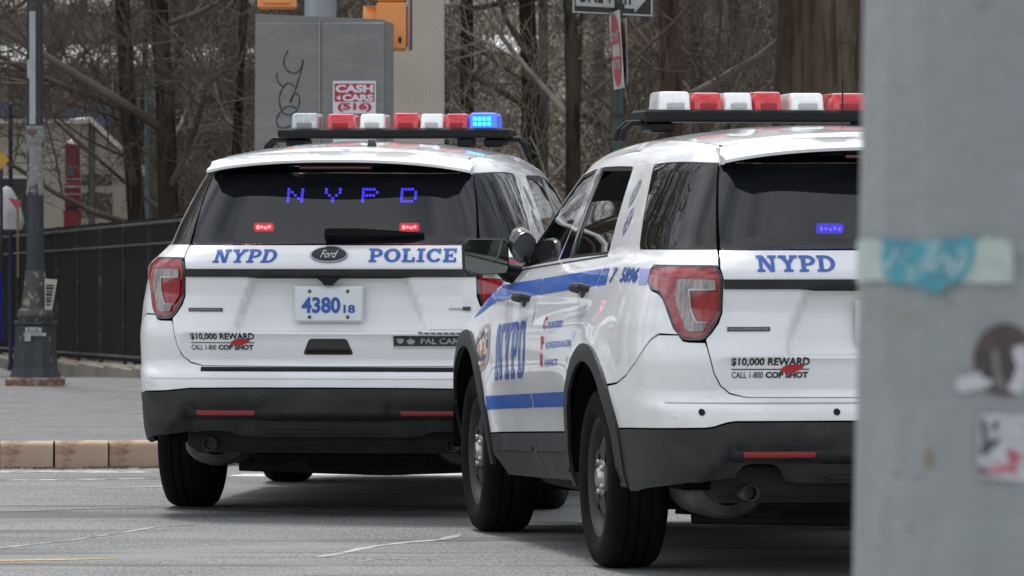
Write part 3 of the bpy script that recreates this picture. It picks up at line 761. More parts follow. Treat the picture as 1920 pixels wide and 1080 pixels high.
        b=MB();pr=[(-.135,-.075,.02),(.10,-.085,.03),(.135,-.06,.03),(.14,.06,.03),(.11,.088,.03),(-.12,.088,.03),(-.145,.06,.03),(-.15,-.05,.03)]
        V=[];F=[];n=8
        for (yy,k) in ((-.035,1.0),(-.045,.965),(.03,.97),(.08,.75),(.10,.35)):
            for (a,c,_) in pr: V.append((a*k*sd,yy,c*k))
        for j in (0,):
            pass
        ring=[0,2,3,4]
        for a,c in ((0,2),(2,3),(3,4)):
            for k in range(n): F.append((a*n+k,a*n+(k+1)%n,c*n+(k+1)%n,c*n+k))
        for k in range(n): F.append((n+k,n+(k+1)%n,(k+1)%n,k))
        F.append(tuple(4*n+k for k in range(n)))
        V+= [(a*.945*sd,-.030,c*.94) for a,c,_ in pr];q=len(V)-n
        for k in range(n): F.append((n+k,n+(k+1)%n,q+(k+1)%n,q+k))
        b.add(V,F);b.build('mirror_housing',gloss if var==1 else black,mr,True,50)
        b=MB();b.add([(a*.95*sd,-.034,c*.945) for a,c,_ in pr],[tuple(range(n))]);b.build('mirror_glass',mat('mirror_dimmed',(.085,.095,.09),.03,metal=1),mr)  # dark colour stands in for reflected dark surroundings behind the camera
        b=MB();b.tube([(-.10*sd,.02,-.04),(-.15*sd,.03,-.070),(-.235*sd,.05,-.085)],[.04,.045,.05],10);b.build('mirror_arm',black,mr,True)
    # roof, hood, windscreen
    roof_panel(car,var)
    ws=[]
    for x,v in ((.565,1.685),(.600,1.64),(.655,1.50),(.715,1.35),(.768,1.228)): ws.append((SFX(x,v),v))
    L=ws[::-1]+[(-s,v) for s,v in ws]
    patch('windshield',L,cglass,car,off=-.004,front=True,step=.06,r=.01)
    hd=[(SFX(.795,v),v) for v in (1.165,1.12,1.08)]+[(SFX(.755,.995),.995)]
    patch('hood',hd+[(-s,v) for s,v in reversed(hd)],paint,car,front=True,step=.05)
    fbm=[(SFX(.775,.945),.945),(SFX(.755,.990),.990)]
    nose=[(SFX(.50,.84),.84),(SFX(.52,.93),.93),(SFX(.755,.985),.985)]
    patch('grille',[(SFX(.48,.70),.70),(SFX(.50,.85),.85),(SFX(.52,.935),.935),(SFX(.74,.985),.985)]+[(-a,v) for a,v in ((SFX(.74,.985),.985),(SFX(.52,.935),.935),(SFX(.50,.85),.85),(SFX(.48,.70),.70))],black,car,front=True,step=.06)
    def fy(y,v): return SY(y,v)-float(np.interp(v,VT,LV))
    fb=[(fy(3.36,.715),.715),(SFX(.50,.835),.835),(SFX(.47,.70),.70),(0,.69)]
    fbl=[(fy(3.36,.715),.715),(fy(3.31,.835),.835),(SFX(.51,.835),.835),(SFX(.485,.695),.695)]
    fl2=[(fy(3.33,.44),.44),(fy(3.36,.70),.70),(SFX(.48,.69),.69)]
    patch('front_bumper',fl2+[(-a,v) for a,v in reversed(fl2)]+[(-fy(3.22,.25),.25),(fy(3.22,.25),.25)],plastic,car,front=True,step=.06)
    patch('front_bumper',fbl,paint,car,front=True,step=.05);patch('front_bumper',[(-a,v) for a,v in reversed(fbl)],paint,car,front=True,step=.05)
    # white rear bumper cover
    top=[(0,.713)]+[tuple(p[:2]) for p in GATE[1:7]]+[(.759,.925),(.822,.926),(.85,.93),(.868,.953)]
    sm=[(s,v-.004) for s,v in SEAM]
    arr=[(p[0],p[1]-(.004 if k==0 else 0)) for k,p in enumerate(arcpts(0,RAO-.01,133.5,157,8))]
    if var==2: btop=[(1.478,.580),(1.10,.590),(.86,.597),(.775,.599),(.74,.604),(.69,.620),(.655,.625),(0,.625)]
    else: btop=[(1.478,.580),(1.10,.588),(.86,.595),(.775,.599),(.655,.611),(.40,.614),(0,.615)]
    cov=top+sm[1:]+[p for p in arr if p[1]>.585]+btop
    cov2=cov[:-1]+[(-s,v) for s,v in reversed(cov[:-1])]
    # build as one closed outline across the centre
    R1=cov[1:-1];outl=[(0,.713)]+R1+[(0,btop[-1][1])]+[(-s,v) for s,v in reversed(R1)]
    bc=patch('bumper_cover',outl,paint2,car,step=.03,gap=.0022)
    if var==1:
        patch('step_pad',[(-.605,.688),(.605,.688),(.61,.7085),(-.61,.7085)],black,bc,off=.006,rim=.01,r=.004)
    else:
        for xx in (-.786,-.262,.262,.786): patch('park_sensor',ell(xx,.659,.013,.013,14),black,bc,off=.003,rim=.003,gap=0)
    patch('bumper_crease',[(-.95,.6915),(.95,.6915),(.95,.6955),(-.95,.6955)] if var==2 else [(-.9,.655),(.9,.655),(.9,.657),(-.9,.657)],mat('crease_dirt',(.42,.41,.38),.6),bc,off=.0015,rim=.001,gap=0)
    # black lower bumper with cut-outs for the tail pipes
    low=[(s,v-.003) for s,v in btop[::-1]]
    low+=[p for p in arcpts(0,RAO-.01,160,181,6)]
    low+=[(SY(-.60,.335),.335),(SY(-.70,.338),.338),(1.157,.352),(.95,.372),(.845,.387),(.70,.392)]
    cut=[]
    for k in range(0,13):
        a=R(180-180*k/12);cut.append((.555+.098*math.cos(a+0),.372+(.085 if var==2 else .018)*math.sin(a)))
    low+= [(c[0]*-1+2*.555,c[1]) for c in cut]
    low+=[(.44,.36),(.36,.35),(0,.35)]
    R2=low[1:-1];outl=[low[0]]+R2+[low[-1]]+[(-s,v) for s,v in reversed(R2)]
    lb=patch('lower_bumper',outl,plastic,car,off=.006,step=.03,rim=.03)
    for sg in (1,-1):
        r_=[(.345,.487),(.625,.487),(.632,.509),(.338,.509)]
        rr=[(sg*s,v) for s,v in r_]
        patch('reflector',rr,refl_,lb,off=.012,rim=.006,r=.006)
        br=[(sg*s,v) for s,v in [(.315,.474),(.66,.470),(.60,.455),(.33,.455)]]
        ax=[(sg*s,v) for s,v in [(.325,.515),(.655,.515),(.66,.522),(.32,.522)]]
        patch('bumper_ridge',ax,plastic,lb,off=.016,rim=.01)
    patch('bumper_ridge',[(-.30,.455),(.30,.455),(.33,.475),(-.33,.475)],black,lb,off=.009,rim=.006,r=.01)
    patch('bumper_ridge',[(-.30,.385),(.30,.385),(.28,.40),(-.28,.40)],plastic,lb,off=.02,rim=.014,r=.006)
    # spoiler
    spoiler(car,var)
    # underbody
    under_parts(car)
    # plate, emblem, handle, camera, wiper
    lp=empty_part('license_plate',car,(-.005,-1.150,1.003));b=MB();b.box(-.156,.156,-.006,.004,-.078,.078,bev=.003);b.build('plate_panel',platem,lp)
    b=MB();b.box(-.163,.163,.005,.012,-.085,.085);b.build('plate_frame',paint2,lp)
    for t,x0,x1,z0,z1 in (('4380',-.128,.056,-.042,.034),('18',.070,.125,-.041,-.002)):
        V,F=text2d(t,.035,0);V=V-V.min(0);V=V/V.max(0)
        V3=[(x0+(x1-x0)*p[0],-.0085,z0+(z1-z0)*p[1]) for p in V]
        mesh('plate_number',V3,F,blue,lp)
    for xx in (-.09,.09):
        for zz in (-.060,.060):
            b=MB();b.lathe([(.0005,0),(.008,0),(.009,.004)],10,'z',Matrix.Translation((xx,-.010,zz))@Matrix.Rotation(R(-90),4,'X'));b.build('plate_bolt',exm,lp)
    em=patch('badge',ell(-.004,1.232,.088,.036,36),mat('badge_navy',(.006,.008,.016),.35),car,off=.008,rim=.008,gap=0)
    ring_patch('badge_ring',ell(-.004,1.232,.088,.036,36),ell(-.004,1.232,.082,.031,36),chrome,em,.0095,False)
    letters('badge_lettering',text2d('Ford',.0,.5),-.044,.038,1.216,1.249,mat('badge_silver',(.6,.62,.64),.3),em,off=.011)
    hl=[(-.122,.765,.012),(.118,.765,.012),(.085,.842,.015),(-.092,.842,.015)]
    if var==1 or True:
        patch('gate_handle',rnd([(s-.004,v) for s,v,_ in hl],.016),gloss,car,off=.002,rim=.004,gap=0)
        patch('handle_grip',rnd([(-.110,.772),(.100,.772),(.094,.790),(-.104,.790)],.006),black,car,off=.006,rim=.004,gap=0)
    b=MB();b.prism([(-.06,.0),(.06,.0),(.035,-.018),(.018,-.038),(-.018,-.038),(-.035,-.018)],-.03,.0);b.build('rear_camera',black,car,loc=(-.004,-1.142,1.128))
    b=MB();b.tube([(.0,-1.215,1.30),(.012,-1.20,1.318),(-.0,-1.12,1.335)],[.02,.022,.02],8)
    wp=empty_part('rear_wiper',car,(0,0,0))
    b=MB();p=lambda s,v,o:tuple(surf(s,v,o)[0])
    V=[];F=[]
    prof=[(-.008,.042,.052),(.03,.046,.052),(.16,.044,.048),(.30,.032,.034),(.42,.014,.024),(.455,.010,.02)]
    for (s,h,d_) in prof:
        s=s-.022;cv=1.316+ (s*.020)
        for (dv,do) in ((-h*.5,.004),(-h*.5,d_),(h*.35,d_*1.05),(h*.5,.004)): V.append(p(s,cv+dv,do))
    for j in range(len(prof)-1):
        for k in range(4): F.append((j*4+k,j*4+(k+1)%4,(j+1)*4+(k+1)%4,(j+1)*4+k))
    F+=[(3,2,1,0),tuple((len(prof)-1)*4+k for k in range(4))]
    b.add(V,F);b.build('wiper_arm',mat('matt_black',(.006,.007,.007),.8,spec=.1),wp,True,60)
    b=MB();b.tube([p(.0,1.312,.014),p(.1,1.314,.014),p(.30,1.330,.012)],.006,6);b.build('wiper_blade',black,wp)
    # lettering and stickers on the tailgate
    sh=.16 if var==1 else 0
    letters('lettering',slab('NYPD',.05 if var==1 else 0),-.556,-.250,1.196,1.258,blue,gate,.003)
    letters('lettering',slab('POLICE'),.184,.594,1.199,1.262,blue,gate,.003)
    sx0,sx1=(-.662,-.355)
    letters('sticker_text',text2d('$10,000 REWARD',.03),sx0,sx1,.832,.868,inkb,gate,.003)
    patch('sticker_rule',rect(sx0,sx1,.8195,.8235),inkb,gate,off=.002,rim=0,gap=0)
    letters('sticker_text',text2d('CALL 1-800',.01),sx0+.003,sx0+.125,.787,.812,inkb,gate,.003)
    letters('sticker_text',text2d('COP SHOT',.045),sx0+.135,sx1-.005,.787,.812,inkb,gate,.003)
    patch('sticker_blot',[(-.470,.812),(-.425,.806),(-.385,.822),(-.375,.838),(-.41,.842),(-.44,.84),(-.462,.829)],inkr,gate,off=.0045,rim=0,gap=0)
    patch('model_badge',rect(-.672,-.507,.968,.985),mat('badge_grey',(.05,.055,.055),.4),gate,off=.004,rim=.003,gap=0)
    letters('badge_text',text2d('POLICE INTERCEPTOR',.02),-.664,-.515,.9725,.981,mat('badge_text_grey',(.3,.32,.33),.4),gate,.0075)
    patch('model_badge',rect(.560,.655,.978,.986),mat('badge_light',(.35,.36,.36),.3,metal=.6),gate,off=.004,rim=.003,gap=0)
    patch('model_badge',rect(.625,.662,.974,.992),mat('badge_grey',(.05,.055,.055),.4),gate,off=.005,rim=.003,gap=0)
    if var==1:
        patch('bumper_sticker',rect(.300,.680,.795,.887),sticker,gate,off=.0025,rim=0,gap=0)
        patch('bumper_sticker',rect(.303,.668,.808,.858),mat('sticker_green_black',(.022,.032,.028),.4),gate,off=.005,rim=0,gap=0)
        gl=mat('sticker_grey',(.33,.36,.35),.4)
        letters('sticker_text',text2d('PAL CARES',.02),.432,.65,.817,.849,gl,gate,.0085)
        patch('sticker_seal',ell(.385,.833,.020,.017,14),gl,gate,off=.0080,rim=0,gap=0)
        patch('sticker_seal',[(.318,.848),(.352,.848),(.350,.828),(.335,.817),(.320,.828)],gl,gate,off=.0080,rim=0,gap=0)
        [patch('sticker_rule',rect(.42+.03*k,.442+.03*k,.865,.872),mat('sticker_dim',(.12,.13,.13),.4),gate,off=.005,rim=0,gap=0) for k in range(7)]
    # side livery
    for mi,sd in both:
        s_=lambda y,v:SY(y,v)*sd
        f_dir=1 if sd<0 else -1
        # upper stripe pieces per panel, following v (the surface carries the slope)
        def band(y0,y1,v0,v1,par,e0=0,e1=0,m=blue2):
            L=[(SY(y0,v0),v0),(SY(y1,v0),v0),(SY(y1+e1,v1),v1),(SY(y0+e0,v1),v1)]
            patch('stripe',L,m,par,off=.0026,rim=0,gap=0,mirror=mi,step=.03)
        band(-.10,.085,1.145,1.212,car,e0=.055)
        band(.112,1.405,1.147,1.212,car)
        band(1.428,2.405,1.147,1.212,car)
        band(2.43,2.93,1.115,1.170,car,e1=-.12) if False else patch('stripe',[(SY(2.43,1.145),1.145),(SY(2.60,1.13),1.130),(SY(2.86,1.085),1.085),(SY(2.74,1.15),1.150),(SY(2.6,1.18),1.180),(SY(2.43,1.205),1.205)],blue2,car,off=.0018,rim=0,gap=0,mirror=mi,step=.05)
        band(-.80,-.70,1.145,1.205,car,e0=.0,e1=.05,m=mat('stripe_pale_blue',(.30,.34,.62),.35))
        ya,yb=((-.16,-.27),(-.36,-.66))
        for (y0,y1),t in ((ya,'7'),(yb,'5896')):
            V,F=text2d(t,.03,.2)
            a,b_=(s_(y0,1.18),s_(y1,1.18)) if sd<0 else (s_(y1,1.18),s_(y0,1.18))
            letters('unit_number',(V,F),a,b_,1.150,1.210,blue,car,.0035)
        band(.50,1.372,.660,.722,car);band(1.402,2.37,.660,.722,car)
        # big door letters
        if sd<0: letters('door_lettering',slab('NYPD',.04),s_(2.24,.92),s_(1.50,.92),.792,1.045,blue,car,.0035)
        else: letters('door_lettering',slab('NYPD',.04),s_(1.50,.92),s_(2.24,.92),.792,1.045,blue,car,.0035)
        for (w,rest,v0,yA,yB) in (('C','OURTESY',1.005,1.05,.66),('P','ROFESSIONALISM',.920,1.03,.44),('R','ESPECT',.845,1.03,.72)):
            i0,i1=(1.115,1.055)
            if sd<0: a=(s_(i0,v0),s_(i1,v0));c=(s_(yA-.02,v0),s_(yB,v0))
            else: a=(s_(yB,v0),s_(yB+.08,v0));c=(s_(yB+.1,v0),s_(yA+.1,v0))
            letters('motto_initial',text2d(w,.05),a[0],a[1],v0-.012,v0+.045,inkr,car,.0035)
            letters('motto_word',text2d(rest,.04),c[0],c[1],v0-.012,v0+.017,blue,car,.0035)
        # door badge
        sb=abs(SY(2.50,.93))
        O=ell(sb,.945,.135,.112,26)
        patch('shield_emblem',O,mat('emblem_tan',(.34,.31,.29),.4),car,off=.002,rim=0,gap=0,mirror=mi,step=.022)
        patch('shield_emblem',ell(sb,.955,.098,.082,22),mat('emblem_navy',(.06,.07,.12),.4,var=[(26,(.5,.48,.45),.5,.55)]),car,off=.003,rim=0,gap=0,mirror=mi,step=.022)
        patch('shield_emblem',[(sb-.055,.985),(sb+.055,.985),(sb+.05,.93),(sb,.895),(sb-.05,.93)],mat('emblem_orange',(.42,.17,.08),.4,var=[(30,(.62,.62,.62),.5,.55)]),car,off=.004,rim=0,gap=0,mirror=mi,step=.022)
        patch('shield_emblem',rect(sb-.06,sb+.06,.862,.880),mat('emblem_orange',(0,0,0)),car,off=.004,rim=0,gap=0,mirror=mi,step=.022)
        for (yy,vv,k) in ((.155,1.50,0),(.06,1.395,1)):
            c=abs(SY(yy,vv))
            m_=mat('pillar_decal',(.16,.17,.20),.4,var=[(60,(.40,.42,.46),.5,.6)]) if k==0 else mat('pillar_decal_blue',(.10,.09,.22),.4,var=[(50,(.45,.45,.52),.5,.56)])
            L=[(c+.050*math.cos(t)-.055*math.sin(t) ,vv+.052*math.sin(t)) for t in [2*math.pi*i/20 for i in range(20)]]
            patch('pillar_decal',L,m_,car,off=.002,rim=0,gap=0,mirror=mi,step=.03)
    # interior
    b=MB();b.box(-.80,.80,-.95,2.5,.35,.62);b.build('cabin_floor',dark,car)
    for x0 in (-.62,.14):
        b=MB();b.box(x0,x0+.48,1.20,1.34,.62,1.22,bev=.04);b.box(x0+.10,x0+.38,1.22,1.32,1.24,1.42,bev=.03);b.box(x0,x0+.48,1.3,1.8,.6,.80,bev=.04);b.build('front_seat',seatm,car)
    b=MB();b.box(-.62,.62,.35,.48,.62,1.20,bev=.04)
    for x0 in (-.55,-.12,.31): b.box(x0,x0+.24,.37,.46,1.20,1.36,bev=.03)
    b.build('rear_seat',seatm,car)
    b=MB();b.box(-.66,.66,.95,.97,.65,1.50,bev=.005);b.build('prisoner_partition',mat('partition_grey',(.05,.05,.05),.5),car)
    b=MB();b.box(-.78,.78,2.05,2.6,.85,1.10,bev=.05);b.build('dashboard',seatm,car)
    b=MB();b.lathe([(.17,-.012),(.185,0),(.17,.012),(.16,0),(.17,-.012)],24,'z',Matrix.Translation((-.38,1.98,1.05))@Matrix.Rotation(R(65),4,'X'));b.build('steering_wheel',black,car)
    # lights inside the rear window
    if var==1:
        pat={'N':['10001','11001','10101','10011','10001'],'Y':['10001','10001','01010','00100','00100'],'P':['11110','10001','11110','10000','10000'],'D':['11110','10001','10001','10001','11110']}
        for ci,(ch,cx) in enumerate(zip('NYPD',(549,621,692,766))):
            b=MB();x0=(cx-615)/402.-.036
            for r_,rw in enumerate(pat[ch]):
                for c_,q in enumerate(rw):
                    if q=='1':
                        s=x0+(c_-2)*.0165;v=1.588-r_*.0150-.012
                        P,Nn=surf(s,v,-.022);M=Matrix.Translation(P);b.box(-.0062,.0062,-.002,.002,-.0060,.0060,M)
            b.build('led_letter',lit_b,car)
        for cx in (488,767):
            x0=(cx-615)/402.-.026;P,_=surf(x0,1.398,-.045)
            o=MB();o.box(-.046,.046,0,.02,-.020,.020,bev=.006);h=o.build('window_light',lit_r,car,loc=tuple(P))
            b=MB()
            for k in range(4): b.box(-.033+.018*k,-.020+.018*k,-.004,-.001,-.009+(k%2)*.004,.009-(k%3)*.003)
            b.build('light_diodes',lit_r2,h)
    else:
        P,_=surf(-.232,1.398,-.045)
        o=MB();o.box(-.052,.052,0,.02,-.020,.020,bev=.006);o.build('window_light',mat('blue_light',(.05,.03,.9),.4,emit=13,emitcol=(.07,.035,1)),car,loc=tuple(P));q=MB();[q.box(-.040+.018*k,-.032+.018*k,-.004,-.001,-.009+(k%2)*.003,.007-(k%3)*.003) for k in range(5)];q.build('light_diodes',mat('blue_diodes',(.2,.2,1),.4,emit=18,emitcol=(.25,.2,1)),car,loc=tuple(P))
        # spot lamp on the A pillar
        sp=empty_part('spot_lamp',car,(-.885,2.12,1.287));sp.scale=(.62,.62,.78)
        b=MB();b.lathe([(.001,.11),(.035,.105),(.065,.085),(.085,.05),(.092,.0),(.09,-.03)],28,'z',Matrix.Rotation(R(-62),4,'X')@Matrix.Rotation(R(-18),4,'Y'));b.build('lamp_shell',gloss,sp,True)
        b=MB();b.lathe([(.094,-.02),(.096,-.035),(.088,-.04)],28,'z',Matrix.Rotation(R(-62),4,'X')@Matrix.Rotation(R(-18),4,'Y'));b.build('lamp_rim',mat('dark_chrome',(.16,.165,.17),.25,metal=1),sp,True)
        b=MB();b.lathe([(.088,-.036),(.05,-.04),(.001,-.042)],28,'z',Matrix.Rotation(R(-62),4,'X')@Matrix.Rotation(R(-18),4,'Y'));b.build('lamp_glass',mat('spot_glass',(.12,.125,.13),.1,coat=1),sp,True)
        b=MB();b.tube([(.0,0,-.02),(.03,.0,-.09),(.07,.01,-.15)],.012,8);b.build('lamp_bracket',black,sp,True)
    lightbar(car,var)
    return car
def SFXs(x,v): return float(np.interp(v,VT,LV))+ (SFX(x,v) if x>0 else 0)
def ring_patch(name,O,I,m,parent,off,mirror):
    """closed band between two outlines of equal count"""
    n=min(len(O),len(I));a=np.array(O[:n]);b=np.array(I[:n])
    sg=-1 if mirror else 1
    P,N1=surf(a[:,0]*sg,a[:,1],off);Q,_=surf(b[:,0]*sg,b[:,1],off)
    V=[tuple(p) for p in P]+[tuple(p) for p in Q];F=[(k,(k+1)%n,n+(k+1)%n,n+k) for k in range(n)]
    a_,b_,c_=(np.array(V[i]) for i in F[0][:3])
    if np.cross(b_-a_,c_-a_).dot(N1[0])<0: F=[f[::-1] for f in F]
    return mesh(name,V,F,m,parent)
def roof_z(x,y):   # height of the roof skin above the edge ring
    return 0
def roof_panel(car,var):
    r=row(1.70);L=float(LV[-1]);n=90;S=np.linspace(0,L,n)
    P,N=surf(S,np.full(n,1.699));e=P.copy()
    K=14;V=[];
    cyl=np.clip(e[:,1],-.62,1.45)
    rows=[]
    for k in range(K+1):
        t=k/K
        x=e[:,0]*(1-t);y=e[:,1]*(1-t)+cyl*t
        z=e[:,2]+.062*(1-(1-t)**2.3)*np.clip(1-((y-.45)/1.9)**2*.55,0,1)
        z-= .006*np.exp(-(((np.abs(x)-.40)/.03)**2))*(t>.1)*((y>-.55)&(y<1.3))
        z-= .005*np.exp(-(((np.abs(x)-.20)/.02)**2))*(t>.1)*((y>-.45)&(y<1.2))
        rows.append(np.stack([x,y,z],-1))
    for sg in (1,-1):
        for rw in rows:
            for p in rw: V.append((p[0]*sg,p[1],p[2]))
    F=[];m=len(rows)*n
    for h in (0,1):
        for k in range(K):
            for i in range(n-1):
                a=h*m+k*n+i;q=(a,a+1,a+1+n,a+n);F.append(q if h==0 else q[::-1])
    o=mesh('roof',V,F,paint,car,True,60)
    # weld the centre line
    import bmesh
    bm=bmesh.new();bm.from_mesh(o.data);bmesh.ops.remove_doubles(bm,verts=bm.verts,dist=.0004);bmesh.ops.recalc_face_normals(bm,faces=bm.faces);bm.to_mesh(o.data);bm.free()
    # fin aerial
    if var==1:
        b=MB();b.prism([(-.09,0),(.09,0),(.05,.012),(-.02,.045),(-.05,.06),(-.06,.055)],-.016,.016,Matrix.Translation((.10,-.45,1.722))@Matrix.Rotation(R(90),4,'Z'));b.build('roof_antenna',black,car,True)
        b=MB();b.tube([(.10,-.40,1.77),(.13,-.50,1.732)],[.007,.004],6);b.build('antenna_strip',chrome,car)
    else:
        b=MB()
        n2=20;V=[];F=[]
        for (k,h) in ((1,0),(.96,.02),(.62,.035),(.52,.075),(.36,.115),(.01,.125)):
            for i in range(n2):
                a=2*math.pi*i/n2;V.append((.10*k*math.cos(a),.12*k*math.sin(a),h))
        for j in range(5):
            for i in range(n2): F.append((j*n2+i,j*n2+(i+1)%n2,(j+1)*n2+(i+1)%n2,(j+1)*n2+i))
        b.add(V,F);b.build('roof_antenna',mat('white_dome',(.75,.77,.78),.3),car,True,50,loc=(.315,-.30,1.738))
        b=MB();b.tube([(.085,.15,1.75),(.085,.15,1.97)],.003,6);b.tube([(.085,.15,1.75),(.085,.15,1.775)],.014,8);b.build('whip_aerial',black,car)
def spoiler(car,var):
    NX=33;V=[];F=[]
    xs=np.linspace(-.628,.628,NX)
    def topz(x): return 1.712-.045*(abs(x)/.655)**2.2
    prof=[]
    for x in xs:
        a=abs(x)/.628
        yr=-.60-.0*a; yl=-1.045+.085*a**2+.10*max(0,a-.9)/.1*.6
        zt=1.728-.036*a**2.2; zl=1.694-.044*a**2.4-.006*a**10
        pts=[(yr,zt-.020),(yr-.07,zt-.002),(yr-.18,zt-.006),(yl+.10,zl+.006),(yl+.03,zl-.004),(yl,zl-.016),(yl+.004,zl-.028),(yl+.03,zl-.034),(yl+.10,zl-.034),(-.86+.07*a,zl-.040)]
        prof.append([(x*(.965 if i==0 else .98 if i==1 else .99 if i==2 else 1),p[0],p[1]-(.012*a**12 if i<3 else 0)) for i,p in enumerate(pts)])
    m=len(prof[0])
    V=[p for r_ in prof for p in r_]
    mi=[]
    for i in range(NX-1):
        for k in range(m-1):
            F.append((i*m+k,i*m+k+1,(i+1)*m+k+1,(i+1)*m+k));mi.append(0 if k<6 else 1)
    for e,o in ((0,1),(NX-1,-1)):
        F.append(tuple(e*m+k for k in range(m)) if o<0 else tuple(e*m+k for k in range(m-1,-1,-1)));mi.append(0)
    me=mesh('spoiler',V,F,[paint,gloss],car,True,50,mi)
    b=MB();P=[(-.19,-.99,1.652),(.19,-.99,1.652),(.17,-.965,1.640),(-.17,-.965,1.640)]
    b.box(-.17,.17,-.985,-.955,1.634,1.650,bev=.004);b.build('high_brake_light',mat('brake_bar',(.10,.008,.012),.2,coat=1),car)
def under_parts(car):
    b=MB();b.box(-.70,.70,-1.0,3.3,.30,.48,bev=.04);b.build('underbody',under,car)
    b=MB();b.tube([(-.72,-.02,.30),(-.35,.0,.245),(0,.02,.235),(.35,0,.245),(.72,-.02,.30)],[.05,.07,.075,.07,.05],10)
    b.box(-.52,.52,-.22,.22,.21,.30,bev=.04);b.tube([(-.6,-.15,.21),(-.1,-.12,.195),(.12,-.12,.19),(.6,-.15,.21)],.03,8);b.build('rear_subframe',under,car,True)
    b=MB();b.tube([(-.62,2.86,.24),(0,2.8,.22),(.62,2.86,.24)],[.05,.09,.05],8);b.box(-.45,.45,2.4,3.3,.20,.30,bev=.04);b.build('front_subframe',under,car)
    for sg in (1,-1):
        mf=MB();
        M=Matrix.Translation((.555*sg,-.86,.345))
        prof=[(.005,-.30),(.085,-.29),(.105,-.25),(.105,.05),(.09,.10),(.05,.12)]
        V=[];
        q=MB();q.lathe(prof,24,'z',Matrix.Translation((.60*sg,-.70,.335))@Matrix.Rotation(R(90),4,'X')@Matrix.Scale(1.5,4,(1,0,0)))
        q.build('muffler',exm,car,True)
        t=MB();t.lathe([(.024,0),(.026,-.02),(.026,.13),(.030,.135),(.032,.13),(.032,-.02)],24,'z',Matrix.Translation((.575*sg,-1.0,.345))@Matrix.Rotation(R(90),4,'X'))
        t.lathe([(.001,.05),(.026,.05)],24,'z',Matrix.Translation((.575*sg,-1.0,.345))@Matrix.Rotation(R(90),4,'X'))
        t.build('tail_pipe',exm,car,True)
        a=MB();a.tube([(.30*sg,.25,.24),(.70*sg,.05,.26)],.03,8);a.tube([(.62*sg,-.05,.28),(.60*sg,-.12,.62)],.035,8);a.tube([(.25*sg,-.2,.22),(.66*sg,-.1,.24)],.022,8);a.build('suspension_arm',under,car)
        s=MB();s.box(.70*sg-.06,.70*sg+.06,.50,2.36,.24,.34,bev=.02);s.build('sill',under,car)
def lightbar(car,var):
    lb=empty_part('light_bar',car,(0,1.05,0))
    b=MB();b.box(-.585,.585,-.15,.15,1.806,1.856,bev=.010);b.build('bar_deck',black,lb)
    b=MB();
    for sg in (1,-1):
        b.box(sg*.50-.05,sg*.50+.05,-.10,.10,1.762,1.806,bev=.01)
        b.tube([(sg*.52,-.06,1.80),(sg*.62,-.06,1.80),(sg*.655,-.06,1.77),(sg*.665,-.06,1.725)],.014,8)
        b.tube([(sg*.52,.06,1.80),(sg*.62,.06,1.80),(sg*.655,.06,1.77),(sg*.665,.06,1.725)],.014,8)
        b.build('mounting_bracket',black,lb);b=MB()
    b.box(.32,.40,-.13,-.02,1.762,1.806,bev=.006)
    b.build('relay_box',black,lb)
    if var==1: mods=[(-.454,.145,ligg),(-.273,.150,ligr),(-.111,.137,ligw),(.059,.140,ligr),(.190,.125,ligw),(.316,.125,ligr),(.449,.150,lit_bl)]
    else: mods=[(-.448,.142,ligw),(-.308,.130,ligr),(-.178,.130,ligw),(-.050,.128,ligr),(.118,.155,ligw),(.300,.160,ligr),(.480,.150,ligb)]
    hh=.073
    for k,(cx,w,m_) in enumerate(mods):
        o=dome(cx,0,w,.26,hh*(1.0 if k%3 else 1.06),1.856);o.build('light_module',m_,lb,True,28)
        if m_ is not lit_bl:
            q=MB();q.box(cx-w*.26,cx+w*.26,-.1345,-.129,1.860,1.884,bev=.002)
            q.build('module_lens',mat('lens_dark_'+m_.name,tuple(c*.45 for c in m_.node_tree.nodes['Principled BSDF'].inputs['Base Color'].default_value[:3]),.3),lb)
        else:
            l=MB()
            for i in range(4):
                for j in range(2): l.box(cx-.048+i*.024,cx-.030+i*.024,-.134,-.129,1.866+j*.026,1.886+j*.026,bev=.002)
            l.build('module_diodes',mat('blue_diode',(.1,.5,1),.3,emit=1.7,emitcol=(.02,.55,1)),lb)
CAR1=build_car(-.707,29.277,-7.16,'left white police SUV with blue LED letters in its rear window and plate 4380',1)
CAR2=build_car(1.287,24.353,10.13,'nearer white police SUV on the right, partly hidden by the grey pole',2)
# ---------------------------------------------------------------- foreground pole
POLE_D=7.0;PX=WX(1852,POLE_D)
def pole_r(z): return .150+.018*(CAMH-z)
def pole_c(z): return (PX-.004*(CAMH-z)*0,POLE_D)
pm=mat('pole_grey_paint',(.270,.292,.288),.5,spec=.4,var=[((5,5,1.2),(.250,.270,.267),.42,.62),((22,22,7),(.30,.32,.315),.56,.74),(45,(.21,.22,.215),.62,.74),((9,9,30),(.25,.262,.25),.58,.70)],bump=.35,bscale=28)
pr=empty('signal_pole',(0,0,0),0,'broad grey painted steel pole with torn stickers in the right foreground','pole')
b=MB();n=16;V=[];F=[]
zs=[0.0,.25,.9,1.4,2.0,3.5,6.0]
for z in zs:
    for k in range(n):
        a=2*math.pi*(k+.5)/n;V.append((PX+pole_r(z)*math.cos(a),POLE_D+pole_r(z)*math.sin(a),z))
for i in range(len(zs)-1):
    for k in range(n): F.append((i*n+k,i*n+(k+1)%n,(i+1)*n+(k+1)%n,(i+1)*n+k))
b.add(V,F);b.build('shaft',pm,pr,True,8)
b=MB();b.box(PX-.24,PX+.24,POLE_D-.24,POLE_D+.24,0,.04,bev=.01);b.build('base_plate',pm,pr)
